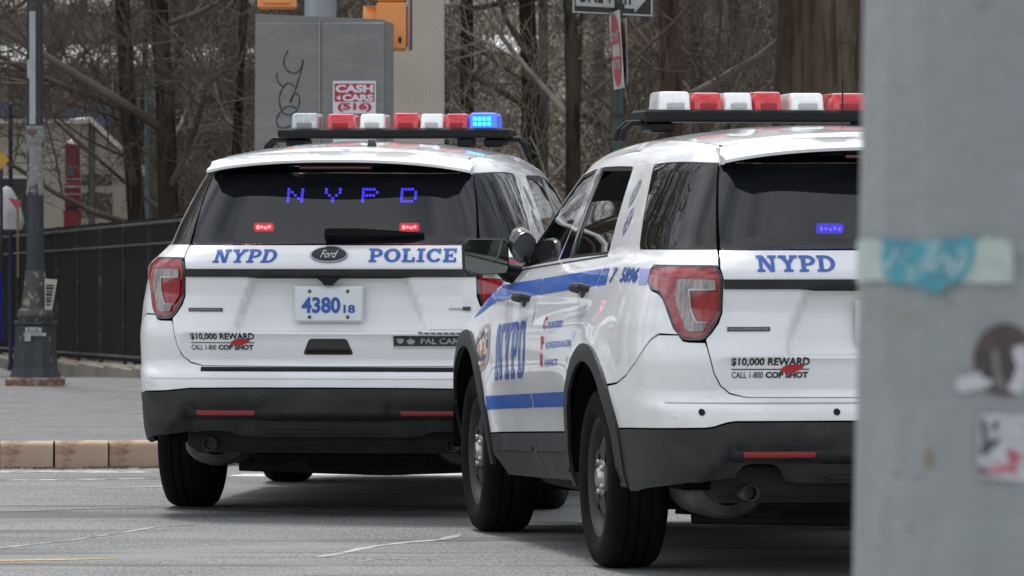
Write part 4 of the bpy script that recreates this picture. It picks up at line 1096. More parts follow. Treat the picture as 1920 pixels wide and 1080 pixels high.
def on_pole(name,loop,m,off=.002,step=.012):
    L=dens(loop,step);Q,T,B=cdt([L],step)
    V=[]
    for x,y in Q:
        z=WZ(y,POLE_D);r=pole_r(z)+off;dx=max(-.999,min(.999,(WX(x,POLE_D)-PX)/r));V.append((PX+r*dx,POLE_D-r*math.sqrt(1-dx*dx),z))
    F=[tuple(int(i) for i in t) for t in T]
    a,b_,c=(np.array(V[i]) for i in F[0])
    if np.cross(b_-a,c-a)[1]>0: F=[f[::-1] for f in F]
    return mesh(name,V,F,m,pr,True,60)
def on_pole_px(loop,*a,**k):  # loops given in picture pixels only to place print on the curved steel
    return on_pole(*a,**k)
def opx(name,loop,m,off=.002): return on_pole(name,loop,m,off,step=8)
pale=mat('sticker_pale_green',(.36,.46,.42),.6,var=[(40,(.46,.52,.48),.4,.6),(110,(.28,.38,.35),.58,.7)])
teal=mat('sticker_teal',(.07,.25,.31),.55,var=[(25,(.05,.33,.40),.4,.6),(45,(.24,.40,.42),.54,.66)])
opx('torn_sticker',[(1600,452),(1625,446),(1660,455),(1700,452),(1740,458),(1800,455),(1822,450),(1828,440),(1842,450),(1856,444),(1878,452),(1880,526),(1850,530),(1790,527),(1700,530),(1640,525),(1600,528)],pale)
opx('torn_sticker',[(1646,446),(1700,450),(1760,446),(1806,443),(1810,470),(1800,500),(1786,524),(1756,534),(1745,548),(1722,544),(1700,533),(1670,530),(1650,520),(1642,480)],teal,.0035)
V,F_=text2d('Holiday',.012,.5)
V=V-V.min(0);V=V/V.max(0)
vv=[]
for x,y in V:
    px=1652+(1798-1652)*x;py=512-46*y+10*x;z=WZ(py,POLE_D);r=pole_r(z)+.005;dx=(WX(px,POLE_D)-PX)/r;vv.append((PX+r*dx,POLE_D-r*math.sqrt(1-dx*dx),z))
mesh('sticker_script',vv,F_,mat('script_white',(.46,.60,.62),.5,var=[(50,(.12,.34,.40),.5,.6)]),pr)
opx('round_sticker',[(1864+57*math.cos(t),668+66*math.sin(t)) for t in [2*math.pi*i/28 for i in range(28)]],mat('sticker_brown',(.055,.042,.042),.5,var=[(40,(.10,.06,.055),.45,.62)]))
tw=mat('torn_white',(.50,.50,.52),.6,var=[(50,(.36,.36,.38),.5,.65)])
opx('torn_paper',[(1774,700),(1800,697),(1818,690),(1826,702),(1843,708),(1838,716),(1815,724),(1790,730),(1776,726)],tw,.0035)
opx('torn_paper',[(1880,645),(1900,640),(1912,655),(1916,690),(1908,715),(1890,733),(1866,722),(1878,705),(1886,680),(1878,662)],tw,.0035)
opx('sticker_mark',[(1838,655),(1850,645),(1856,690),(1864,720),(1850,724),(1843,690)],mat('mark_grey',(.17,.16,.15),.5),.0035)
opx('square_sticker',[(1816,772),(1850,768),(1925,772),(1930,890),(1900,893),(1850,888),(1814,885)],mat('sticker_white',(.50,.50,.52),.55,var=[(40,(.42,.42,.45),.45,.6)]))
ink=mat('sticker_black_ink',(.06,.065,.07),.5)
for L in ([(1820,778),(1828,776),(1832,800),(1830,822),(1822,818)],[(1842,782),(1853,778),(1850,796),(1840,800)],[(1818,828),(1834,816),(1856,812),(1852,820),(1834,838),(1822,846)],[(1906,784),(1922,776),(1922,810),(1908,800)],[(1816,868),(1826,862),(1828,876),(1818,880)]): opx('sticker_mark',L,ink,.0035)
rk=mat('sticker_red_ink',(.42,.06,.09),.5,var=[(60,(.5,.22,.25),.5,.62)])
for L in ([(1866,834),(1876,832),(1884,842),(1894,836),(1890,856),(1880,866),(1872,850)],[(1826,876),(1840,866),(1856,858),(1866,862),(1880,860),(1888,882),(1870,872),(1856,880),(1840,874),(1830,882)]): opx('sticker_mark',L,rk,.0035)
opx('paint_scratch',[(1718,842),(1724,830),(1730,846),(1727,870),(1720,864)],mat('scratch_ochre',(.26,.21,.10),.6),.0025)
for L in ([(1914,385),(1925,380),(1925,408),(1916,402)],[(1895,490),(1925,486),(1925,520),(1903,516)],[(1788,1072),(1815,1064),(1840,1072),(1838,1085),(1790,1085)]): opx('paper_residue',L,mat('residue_grey',(.30,.31,.31),.6),.0025)

# ---------------------------------------------------------------- control cabinet with poster and graffiti
D=40.0
def px(u,v): return WX(u,D),WZ(v,D)
cabm=mat('cabinet_grey',(.195,.195,.188),.5,metal=.0,spec=.4,var=[(1.3,(.17,.17,.163),.42,.62),((3,3,14),(.22,.22,.213),.52,.75),(40,(.11,.11,.105),.60,.75)],bump=.08,bscale=50)
cab=empty('control_cabinet',(WX(600,D),D,0),R(-4),'tall grey metal cabinet with black scrawled graffiti behind the left police car','cabinet')
zb=walk_z(-1.3,40);zt=WZ(27,D)
b=MB();b.prism([(-.452,zb),(.440,zb),(.442,zt-.045),(.425,zt-.035),(-.44,zt+.005),(-.43,zt)],0,.55);b.build('cabinet_body',cabm,cab)
for x0,x1 in ((-.428,-.006),(.012,.430)):
    b=MB();b.box(x0,x1,-.018,-.0,zb+.08,zt-.055,bev=.006);b.build('cabinet_door',cabm,cab)
b=MB();b.box(-.006,.006,-.024,0,zb+.06,zt-.04,bev=.003);b.build('centre_strip',mat('cabinet_strip',(.24,.24,.235),.5),cab)
b=MB();b.box(-.075,-.05,-.045,-.018,1.35,1.50,bev=.005);b.build('door_latch',steel,cab)
b=MB();b.box(-.5,.5,-.05,.6,zb-.1,zb+.05);b.build('plinth',concrete_d,cab)
def cabpt(u,v,off=.0): x=WX(u,D)-WX(600,D);return (x,-.020-off,WZ(v,D))
poster=empty('cash_for_cars_poster',(0,0,0),0,'red and white poster reading CASH 4 CARS (516) stuck on the grey cabinet','poster')
poster.matrix_world=cab.matrix_basis.copy()
poster.location=cab.location;poster.rotation_euler=cab.rotation_euler
def cabrect(name,u0,u1,v0,v1,m,off): 
    P=[cabpt(u0,v1,off),cabpt(u1,v1,off),cabpt(u1,v0,off),cabpt(u0,v0,off)];Q=[(p[0],p[1]-.001,p[2]) for p in P]
    return mesh(name,Q,[(0,1,2,3)],m,poster)
pwh=mat('poster_white',(.60,.62,.66),.5);prd=mat('poster_red',(.42,.02,.04),.5)
b=MB();p0=cabpt(625,290,0);p1=cabpt(706,152,0);b.box(p0[0],p1[0],-.025,-.020,p0[2],p1[2]);b.build('poster_sheet',pwh,poster)
cabrect('poster_field',628,703,157,191,prd,.0062)
def cabtext(t,u0,u1,v0,v1,m,off,bold=.04,shear=0):
    V,F=text2d(t,bold,shear);V=V-V.min(0);V=V/V.max(0)
    vv=[]
    for x,y in V:
        c=cabpt(u0+(u1-u0)*x,v1+(v0-v1)*y,off);vv.append(c)
    return mesh('poster_lettering',vv,F,m,poster)
cabtext('CASH',630,701,159,174,pwh,.0085,.05)
cabtext('CARS',643,701,177,190,pwh,.0085,.05);cabtext('4',631,640,179,188,pwh,.0085,.05)
cabtext('(516)',634,698,193,210,prd,.0075,.05)
cabrect('poster_rule',640,690,213,217,prd,.0062)
cabrect('poster_band',636,696,217,221,mat('poster_orange',(.55,.25,.05),.5),.0062)
# graffiti: painted loops
gr=mat('graffiti_black',(.02,.02,.022),.5)
def graf(pts,w=.008):
    P=[]
    Q=[np.array(p,float) for p in pts]
    for i in range(len(Q)-1):
        p0,p1,p2,p3=Q[max(i-1,0)],Q[i],Q[i+1],Q[min(i+2,len(Q)-1)]
        for k in range(6):
            t=k/6;P.append(.5*((2*p1)+(p2-p0)*t+(2*p0-5*p1+4*p2-p3)*t*t+(3*p1-p0-3*p2+p3)*t**3))
    P.append(Q[-1]);V=[];F=[]
    for i,p in enumerate(P):
        d=P[min(i+1,len(P)-1)]-P[max(i-1,0)];d/=max(np.hypot(*d),1e-6);n_=np.array([-d[1],d[0]]);s=w/2*11300.8/D*(1+.25*math.sin(i*.7))
        V+= [cabpt(*(p+n_*s),off=.0015),cabpt(*(p-n_*s),off=.0015)]
    for i in range(len(P)-1): F.append((2*i,2*i+1,2*i+3,2*i+2))
    return mesh('graffiti',V,F,gr,cab)
graf([(541,95),(535,105),(533,120),(539,132),(550,137),(560,134),(567,122),(569,112),(566,130),(560,150),(553,172),(545,193)])
graf([(519,137),(521,150),(527,160),(535,164)])
graf([(552,163),(545,157),(536,158),(528,170),(524,185),(526,200),(532,212),(542,215),(555,210),(561,195),(562,183),(556,175),(549,180),(545,193)])
graf([(556,203),(545,199),(535,202),(525,212),(519,225),(522,237),(533,240),(545,236),(553,230)])
graf([(558,250),(545,244),(532,246),(523,257),(520,270),(528,280),(540,276)])
tag(cab.children[0])
# concrete column behind and the signal pole
cc=empty('concrete_column',(WX(774,42.6),42.6,0),R(-3),'square pale concrete column right of the grey cabinet','column')
b=MB();b.box(-.196,.196,0,.42,walk_z(-.7,42.6)-.05,8.5,bev=.012);b.build('shaft',concrete,cc)
b=MB();b.box(-.26,.26,-.06,.48,walk_z(-.7,42.6)-.1,walk_z(-.7,42.6)+.10,bev=.02);b.build('footing',concrete_d,cc)
sp=empty('traffic_signal_pole',(WX(601,41.6),41.6,0),0,'pale grey signal pole rising behind the grey cabinet','pole')
b=MB();b.tube([(0,0,.2),(0,0,6)],[.115,.105],20);b.build('shaft',mat('galvanised_blue_grey',(.33,.38,.42),.5,metal=.2,var=[((4,4,1),(.26,.30,.33),.45,.6)]),sp,True)
orange=mat('signal_yellow_orange',(.78,.29,.075),.5,coat=.2,var=[(4,(.68,.24,.06),.45,.65)])
def signal(u0,u1,v,D,label,rz,w=None):
    e=empty('traffic_signal',(WX((u0+u1)/2,D),D,WZ(v,D)),rz,label,'traffic light','traffic signals with orange housings')
    w=w or (u1-u0)/11300.8*D;vr=w*.43
    for k in range(3):
        z=.02+k*.33
        b=MB();b.box(-w/2,w/2,0,.20,z,z+.325,bev=.014);b.box(-w*.36,w*.36,-.012,0.002,z+.03,z+.295,bev=.01);b.build('signal_housing',orange,e)
        h=MB();h.box(-w/2-.006,-w/2+.012,.03,.05,z+.05,z+.09);h.box(w/2-.012,w/2+.006,.03,.05,z+.24,z+.28);h.build('housing_hinge',steel,e)
        vs=MB();vs.lathe([(vr,.20),(vr,.29),(vr-.005,.29),(vr-.005,.20)],20,'z',Matrix.Translation((0,0,z+.16))@Matrix.Rotation(R(-90),4,'X'));vs.build('visor',orange,e,True)
        ln=MB();ln.lathe([(.001,.21),(vr-.006,.205)],20,'z',Matrix.Translation((0,0,z+.16))@Matrix.Rotation(R(-90),4,'X'));ln.build('lamp_lens',mat(('sig_green','sig_amber','sig_red')[k],((.02,.2,.1),(.35,.2,.02),(.3,.02,.02))[k],.3),e)
    b=MB();b.tube([(0,.1,1.0),(0,.1,1.12),(.0,.1,1.15)],.02,8);b.build('mounting',steel,e)
    return e
s1=signal(483,555,22,40.6,'orange traffic signal seen from behind above the cabinet\'s left half',R(0))
s2=signal(762,762,101,40.9,'orange traffic signal turned sideways between cabinet and column',R(90),.34)
b=MB();b.box(-.155,.155,-.030,-.012,.02,.98,bev=.006);b.build('housing_door',mat('signal_pinkish_edge',(.40,.30,.30),.5),s2)
b=MB();b.box(-.165,.165,-.038,-.030,.03,1.0,bev=.002);b.build('back_plate_edge',mat('signal_dark_edge',(.05,.025,.02),.5),s2)
b=MB();b.box(-.03,.0,.125,.15,-.075,.01,bev=.004);b.build('drain_fitting',mat('ochre_fitting',(.28,.19,.05),.5),s2)
# ---------------------------------------------------------------- sign post with one way and do not enter signs
D=38.5
spo=empty('sign_post',(WX(1158,D),D,0),0,'dark green post carrying street signs behind the right police car','post')
zg=0.0
b=MB();b.tube([(0.012,0,0),(-.008,0,3.4)],.037,14);b.build('post_tube',mat('post_green',(.015,.035,.028),.45,var=[((6,6,2),(.03,.055,.045),.5,.7)]),spo,True)
for z in (2.05,2.55,2.75):
    b=MB();b.tube([(0,0,z),(0,0,z+.03)],.045,14);b.build('bracket',steel,spo,True)
swh=mat('sign_white',(.40,.41,.40),.5,var=[(8,(.33,.34,.33),.45,.65)]);sbk=mat('sign_black',(.012,.014,.013),.4);srd=mat('sign_red',(.42,.03,.05),.42,var=[(9,(.34,.03,.045),.45,.6)]);sal=mat('sign_back_alu',(.16,.17,.17),.5,metal=.3)
def sign_on(name,loc,rz,tilt,label,cat): 
    e=empty(name,loc,0,label,cat);e.rotation_euler=(Matrix.Rotation(tilt,3,'Y')@Matrix.Rotation(rz,3,'Z')).to_euler();return e
ow=sign_on('one_way_sign',(WX(1148,D),D-.05,WZ(-12,D)),R(54),0,'black ONE WAY sign with white arrow atop the green post','sign')
b=MB();b.box(-.457,.457,-.002,.002,-.142,.142);b.build('sign_plate',sbk,ow)
def flat(name,poly,y,m,par): 
    P=[(x,y,z) for x,z in poly];a=area(poly);F=[tuple(range(len(P)))] if a>0 else [tuple(range(len(P)-1,-1,-1))];return mesh(name,P,F,m,par)
for (x0,x1,z0,z1) in ((-.445,.445,.126,.136),(-.445,.445,-.136,-.126),(-.445,-.425,-.126,.126),(.425,.445,-.126,.126)): flat('sign_border',[(x0,z0),(x1,z0),(x1,z1),(x0,z1)],-.004,swh,ow)
flat('arrow',[(-.41,-.092),(.24,-.092),(.24,-.118),(.415,0),(.24,.118),(.24,.092),(-.41,.092)],-.0045,swh,ow)
V,F=text2d('ONE WAY',.03);V=V-V.min(0);V/=V.max(0)
mesh('sign_lettering',[(-.385+.62*x,-.006,-.070+.140*y) for x,y in V],F,sbk,ow)
def dne(loc,rz,tilt,sz,label,h):
    e=sign_on('do_not_enter_sign',loc,rz,tilt,label,'sign')
    b=MB();b.box(-sz/2,sz/2,0,.004,-h/2,h/2,bev=.001);b.build('sign_plate',swh,e)
    b=MB();b.box(-sz/2+.004,sz/2-.004,.0045,.006,-h/2+.004,h/2-.004);b.build('sign_back',sal,e)
    N=40;rr=sz*.46;rh=h*.47
    C=[(rr*math.cos(2*math.pi*k/N),rh*math.sin(2*math.pi*k/N)) for k in range(N)]
    bar=[(-rr*.82,-rh*.17),(rr*.82,-rh*.17),(rr*.82,rh*.17),(-rr*.82,rh*.17)]
    Q,T,B=cdt([C,bar],.06);F=[tuple(int(i) for i in t) for t in T]
    V=[(x,-.003,z) for x,z in Q];a,b_,c=(np.array(V[i]) for i in F[0])
    if np.cross(b_-a,c-a)[1]>0: F=[f[::-1] for f in F]
    mesh('sign_disc',V,F,srd,e)
    for t,z0,z1 in (('DO NOT',rh*.27,rh*.52),('ENTER',-rh*.52,-rh*.27)):
        V,F=text2d(t,.02);V=V-V.min(0);V/=V.max(0);mesh('sign_lettering',[(-.20*sz/.5+.40*sz/.5*x,-.005,z0+(z1-z0)*y) for x,y in V],F,swh,e)
    return e
dne((WX(1154,D),D-.30,WZ(97,D)),R(-84.5),R(-3.6),.56,'red and white DO NOT ENTER sign seen nearly edge-on, in front of the green post',.49)
dne((WX(1167,D),D-.22,WZ(100,D)),R(-85),R(-1.0),.40,'second red sign edge-on just right of the DO NOT ENTER sign',.42)

# ---------------------------------------------------------------- lamp post on the pavement, left
D=43.3;X0=WX(66,D)
zg=walk_z(X0,D)
lp=empty('lamp_post',(X0,D,zg),0,'old black cast-iron lamp post with peeling paint at the left edge','street lamp')
lpm=mat('lamp_black_paint',(.022,.026,.030),.5,var=[((9,9,3),(.035,.042,.05),.45,.65),((22,22,14),(.16,.16,.13),.66,.72)],bump=.2,bscale=40)
lpw=mat('lamp_peeled_pole',(.20,.21,.20),.6,var=[((14,14,5),(.03,.035,.04),.50,.58),((30,30,30),(.30,.31,.28),.55,.65)],bump=.2,bscale=40)
def oct_(prof,m,name,n=8,rot=.5,sm=False):
    b=MB();V=[];F=[]
    for (r,z) in prof:
        for k in range(n): a=2*math.pi*(k+rot)/n;V.append((r*math.cos(a),r*math.sin(a),z))
    for i in range(len(prof)-1):
        for k in range(n): F.append((i*n+k,i*n+(k+1)%n,(i+1)*n+(k+1)%n,(i+1)*n+k))
    F.append(tuple((len(prof)-1)*n+k for k in range(n)))
    b.add(V,F);return b.build(name,m,lp,sm)
rust=mat('rusty_foot',(.16,.08,.05),.85,var=[(20,(.25,.21,.17),.45,.6)],bump=.3)
b=MB();b.box(-.20,.20,-.20,.20,-.05,.055,bev=.015);b.build('footing',rust,lp)
oct_([(.195,.055),(.170,.12),(.155,.30),(.150,.425),(.165,.435),(.165,.455)],lpm,'lamp_base')
oct_([(.120,.455),(.135,.50),(.125,.53),(.105,.55),(.098,.60),(.085,.70),(.072,.82)],mat('lamp_collar_worn',(.05,.05,.045),.55,var=[(16,(.22,.20,.15),.55,.65)],bump=.3),'lamp_collar',12)
oct_([(.068,.82),(.062,1.2),(.062,1.36)],lpm,'shaft_lower',12,sm=True)
oct_([(.062,1.36),(.066,1.38),(.060,1.42),(.060,1.72),(.068,1.74),(.075,1.78),(.066,1.84),(.062,1.86)],lpw,'shaft_worn',12)
oct_([(.062,1.86),(.060,2.4),(.058,4.2),(.055,5.5)],lpm,'shaft',12,sm=True)
b=MB();b.box(-.035,.008,-.067,-.058,1.87,2.68);b.build('painted_strip',mat('strip_grey_blue',(.35,.38,.37),.5,var=[((9,9,4),(.24,.26,.25),.45,.6)]),lp)
b=MB();b.box(-.052,-.032,-.064,-.045,2.20,2.33,bev=.003);b.build('strip_clip',MT['strip_grey_blue'],lp)
b=MB();b.box(-.055,.02,-.078,-.06,1.80,1.835);b.build('band_clamp',mat('clamp_red_dark',(.15,.06,.07),.5),lp)
b=MB();b.tube([(-.10,0,2.9),(-.04,0,2.92),(0,0,2.9)],.02);b.build('bracket',lpm,lp)
# lantern, above the frame
b=MB();b.tube([(0,0,5.5),(0,0,6.6),(.25,0,7.1),(.75,0,7.25),(1.1,0,7.1)],[.055,.045,.035,.03,.03],8);b.build('arm',lpm,lp,True)
b=MB();b.lathe([(.02,.25),(.10,.20),(.19,.02),(.17,-.05),(.09,-.13),(.001,-.15)],16,'z',Matrix.Translation((1.1,0,6.95)));b.build('lantern',lpm,lp,True)
stk=empty('base_sticker',(X0,D,zg),0,'small torn white sticker on the base of the lamp post','sticker')
for (x0,x1,z0,z1,m) in ((-.058,.058,.375,.415,wornw),(-.070,.090,.352,.375,MT['strip_grey_blue']),(-.065,-.02,.315,.352,MT['strip_grey_blue'])):
    b=MB();b.box(x0,x1,-.166,-.160,z0,z1);b.build('sticker_piece',m,stk)
fl=empty('paper_flyer',(WX(94,D),D-.10,WZ(580,D)),0,'pale folded flyer with dark print tied to the lamp post','flyer')
b=MB();b.add([(-.030,0,0),(.022,.004,0),(.058,.01,.215),(-.032,-.006,.222)],[(0,1,2,3)]);b.add([(-.030,.004,0),(.022,.008,0),(.058,.014,.215),(-.032,-.002,.222)],[(3,2,1,0)]);b.build('flyer_sheet',mat('flyer_paper',(.44,.42,.35),.7),fl)
for k in range(7):
    z=.03+k*.023;b=MB();b.box(-.022,.012+.004*k,-.010-.0005*k,-.008-.0005*k,z,z+.010+.006*(k%2));b.build('flyer_print',inkb,fl)

# ---------------------------------------------------------------- iron fence on its kerb wall
A=Vector((WX(470,42.6),42.6,0));B_=Vector((WX(-60,61.5),61.5,0))
FD=(B_-A);FL=FD.length;FD/=FL
iron=mat('fence_iron',(.010,.010,.0095),.6,spec=.25,var=[(6,(.016,.015,.013),.5,.7)])
irong=mat('fence_rail_worn',(.030,.031,.028),.6,spec=.2,var=[(10,(.085,.085,.075),.5,.65)])
def zf(t): return .31-.25*(t)/FL   # top of wall
fen=empty('iron_fence',tuple(A),math.atan2(FD.y,FD.x),'long black iron railing of thin upright bars standing on a low kerb wall','fence')
N=int(FL/.115)
b=MB()
for k in range(N):
    x=k*.115;z=zf(x);b.box(x-.011,x+.011,-.012,.010,z+.02,z+1.165)
    b.box(x-.011,x+.011,-.013,.009,z+1.165,z+1.175)
tag(b.build('bars',iron,fen),kind='stuff')
for h,m,r in ((1.13,irong,.014),(.965,irong,.011),(.06,irong,.012)):
    b=MB();P=[(x,.020,zf(x)+h) for x in np.linspace(-.1,FL,12)];b.tube(P,r,6);b.build('rail',m,fen)
k=0
for x in np.arange(.6,FL,1.55):
    b=MB();z=zf(x);b.box(x-.011,x+.011,-.008,.026,z-.03,z+1.18,bev=.003);b.build('fence_post',irong,fen);k+=1
kw=empty('kerb_wall',tuple(A),math.atan2(FD.y,FD.x),'low stained concrete wall under the iron fence','wall')
x=0
while x<FL:
    l=1.75;b=MB();z=zf(x);b.box(x+.006,x+l-.006,-.16,.16,-.45,z-.028,bev=.008);b.build('wall_block',concrete_d,kw)
    x+=l
b=MB()
for x in np.arange(.2,FL,.52):
    b.box(x-.03,x+.05,.02,.10,zf(x)-.026,zf(x)-.002,bev=.006)
b.build('anchor_blocks',mat('anchor_pale',(.30,.27,.20),.8),kw)

# ---------------------------------------------------------------- terrain behind
soil=mat('leaf_litter',(.15,.128,.10),.95,spec=.1,var=[(.35,(.25,.22,.18),.4,.6),(3,(.065,.052,.040),.48,.62),(14,(.32,.29,.25),.57,.7)],bump=.8,bscale=14)
def terr(x,y):
    t=max(0,(y-62)/80);z=7.0*(t**1.5)
    u=960+x/y*11300.8 if y>0 else 960
    z*=1-.32*math.exp(-((u-930)/170)**2)
    lf=1/(1+math.exp((u-500)/60));z*=1-.80*lf
    z+=-.25+.25*math.sin(x*.21+1)*math.sin(y*.13)*min(1,t*2)
    if x>3: z+=(x-3)*.12*min(1,max(0,(y-55)/30))
    return z
V=[];F=[];xs=np.linspace(-90,90,91);ys=np.concatenate([np.linspace(48,150,52),np.linspace(155,420,18)])
for y in ys:
    for x in xs: V.append((x*(.6+y/160),y,terr(x*(.6+y/160),y) if y<150 else terr(x*(.6+y/160),150)-(y-150)*.03 if y<200 else terr(x*(.6+y/160),150)*.0+max(1.0,(y-200)*.075)))
m=len(xs)
for j in range(len(ys)-1):
    for i in range(m-1): F.append((j*m+i,j*m+i+1,(j+1)*m+i+1,(j+1)*m+i))
mesh('park_ground',V,F,soil,None,True)['kind']='structure'

# ---------------------------------------------------------------- bare trees
bark=mat('bark_brown',(.034,.028,.022),.9,spec=.12,var=[((2.2,2.2,.7),(.060,.050,.040),.42,.6),((16,16,3),(.018,.015,.012),.5,.62),((30,30,9),(.11,.10,.085),.66,.74)],bump=.9,bscale=18)
bark2=mat('bark_grey',(.085,.073,.058),.9,spec=.15,var=[((2.2,2.2,.7),(.15,.145,.132),.45,.62),((16,16,3),(.050,.045,.040),.5,.62)],bump=.8,bscale=20)
bark3=mat('bark_big_trunk',(.085,.062,.042),.95,spec=.1,var=[((3,3,.35),(.125,.10,.075),.42,.58),((14,14,1.2),(.060,.044,.030),.47,.60),((26,26,2.5),(.17,.15,.13),.62,.7)],bump=1.0,bscale=12)
twig=mat('twig_brown',(.082,.063,.046),.85,spec=.15,var=[(1.1,(.150,.125,.100),.45,.62)])
twigg=mat('twig_pale',(.25,.215,.175),.85,spec=.2,var=[(1.5,(.13,.11,.085),.42,.6)])
def grow(b,p,d,L,r,lev,rng,maxlev,spread=.6,up=.15,minr=.004):
    n=4 if lev<2 else 3
    pts=[p];rad=[r];q=p.copy();dd=d.copy();seg=L/n
    for i in range(n):
        dd=(dd+Vector((rng.uniform(-1,1),rng.uniform(-1,1),rng.uniform(-.6,1)))*(.10+.07*lev)+Vector((0,0,up*.25))).normalized()
        q=q+dd*seg;pts.append(q.copy());rad.append(max(minr*.6,r*(1-.55*(i+1)/n)))
        if lev<maxlev and i>=(1 if lev==0 else 0):
            for _ in range(rng.choice((1,2,2)) if lev<maxlev-1 else 2):
                a=rng.uniform(0,2*math.pi);s=dd.orthogonal().normalized();s.rotate(Matrix.Rotation(a,3,dd))
                nd=(dd*(1-spread*.55)+s*spread*rng.uniform(.7,1.3)+Vector((0,0,up))).normalized()
                t=rng.uniform(0,1);pp=pts[-2].lerp(pts[-1],t)
                grow(b,pp,nd,L*rng.uniform(.5,.78),max(minr,rad[-1]*rng.uniform(.45,.7)),lev+1,rng,maxlev,spread,up*.8,minr)
    b.tube(pts,rad,7 if lev==0 else (5 if lev==1 else 3),cap=False)
def trunk_pts(H,lean,wob,rng,fork=False):
    p=Vector((0,0,-.4));P=[p.copy()];n=9
    for i in range(n):
        p=p+Vector((lean[0]*H/n+rng.uniform(-wob,wob),lean[1]*H/n+rng.uniform(-wob,wob),(H+.4)/n));P.append(p.copy())
    return P
def make_tree(name,seed,H,r,lean,lowest,label,group,barkm,tw,nb=9,maxlev=3,brL=2.4,cat='tree',spread=.7):
    rng=random.Random(seed);e=empty(name,(0,0,0),0,label,cat,group)
    P=trunk_pts(H,lean,.05,rng);rad=[r*1.35]+[r*(1-.70*(i/ (len(P)-1))) for i in range(1,len(P))]
    b=MB();
    b.tube(P,rad,12);b.build('trunk',barkm,e,True,80)
    b=MB()
    for k in range(nb):
        t=lowest+(1-lowest)*((k+rng.random()*.6)/nb);f=t*(len(P)-1);i=min(int(f),len(P)-2);p=P[i].lerp(P[i+1],f-i)
        a=rng.uniform(0,2*math.pi);d=Vector((math.cos(a),math.sin(a),rng.uniform(.05,.8))).normalized()
        rr=rad[i]*rng.uniform(.30,.5);grow(b,p-d*rr*.3,d,brL*rng.uniform(.7,1.2)*(1.15-.5*t),rr,0,rng,maxlev,spread,.16)
    b.build('crown',tw,e,True,80)
    return e
def copy_thing(e,loc,rz,label=None,sc=1,group=None):
    c=e.copy();COL.objects.link(c);c.location=loc;c.rotation_euler=(0,0,rz);c.scale=(sc,)*3
    if label: c['label']=label
    if group: c['group']=group
    for ch in e.children:
        k=ch.copy();COL.objects.link(k);k.parent=c
    return c
WL='bare winter tree in the dense park woodland behind the street'
WG='bare trees of the park woodland'
protos=[make_tree('bare_tree',11,10,.17,(.05,.02),.10,WL,WG,bark,twig,11,3,2.6),
        make_tree('bare_tree',12,11,.13,(-.06,.0),.08,WL,WG,bark2,twig,12,3,2.4),
        make_tree('bare_tree',13,9,.10,(.02,.03),.06,WL,WG,bark,twig,13,3,2.0),
        make_tree('bare_tree',14,12,.22,(.0,.0),.14,WL,WG,bark,twig,10,3,2.9),
        make_tree('bare_tree',15,8,.08,(.10,.0),.05,WL,WG,bark2,twigg,13,3,1.8)]
used=set()
rng=random.Random(5)
def put(i,x,y,rz=None,sc=1,label=None):
    e=protos[i];z=terr(x,y) if y>48 else walk_z(x,y)
    rz=rng.uniform(0,6.28) if rz is None else rz
    if i not in used:
        used.add(i);e.location=(x,y,z);e.rotation_euler=(0,0,rz);e.scale=(sc,)*3
        if label: e['label']=label
        return e
    return copy_thing(e,(x,y,z),rz,label,sc)
# woodland: rows at growing distance, seen across the whole width
LOOK=['leaning middling','slim grey-barked','thin forking','stout dark','slender pale-twigged']
def zone(u):
    for lim,t in ((80,'left of the lamp post'),(265,'right of the lamp post'),(470,'left of the grey cabinet'),(830,'behind cabinet and column'),(1130,'right of the column'),(1440,'right of the sign post'),(1640,'near the broad trunk')):
        if u<lim: return t
    return 'behind the grey pole'
def rown(y): return 'in front' if y<78 else ('in the near middle' if y<90 else ('in the far middle' if y<108 else 'far back'))
for y in (66,74,84,95,108,124):
    halfw=y*.085+2.0; n=int(7+ (y-60)*.05)
    for k in range(n):
        x=-halfw+2*halfw*(k+rng.uniform(.15,.85))/n
        u=960+x/y*11300
        if 20<u<300 and y<104: continue
        if 815<u<1085 and (y>70 or k%2): continue
        i=rng.choice((0,1,2,2,4,1))
        put(i,x,y+rng.uniform(-3.5,3.5),sc=rng.uniform(.8,1.25),label=f'{LOOK[i]} bare tree {zone(u)}, {rown(y)}')
# the park goes on to both sides of the street, outside the frame
for sgn in (-1,1):
    for k in range(52):
        a=R(rng.uniform(9,62))*sgn;dd=rng.uniform(48,95);x=math.sin(a)*dd;y=math.cos(a)*dd+6
        if k>=34: a=R(rng.uniform(11,27))*sgn;dd=rng.uniform(44,66);x=math.sin(a)*dd;y=math.cos(a)*dd+6  # extra enlarged trees, added to darken the cars' window reflections
        if abs(x/y)<.105: continue
        i=rng.choice((0,1,2,3,4));put(i,x,y,sc=rng.uniform(.9,1.3)*(1.35 if k>=34 else 1),label=f'{LOOK[i]} bare tree outside the picture, {"left" if sgn<0 else "right"} side, {"nearer" if dd<62 else "farther" if dd<80 else "farthest"} part')
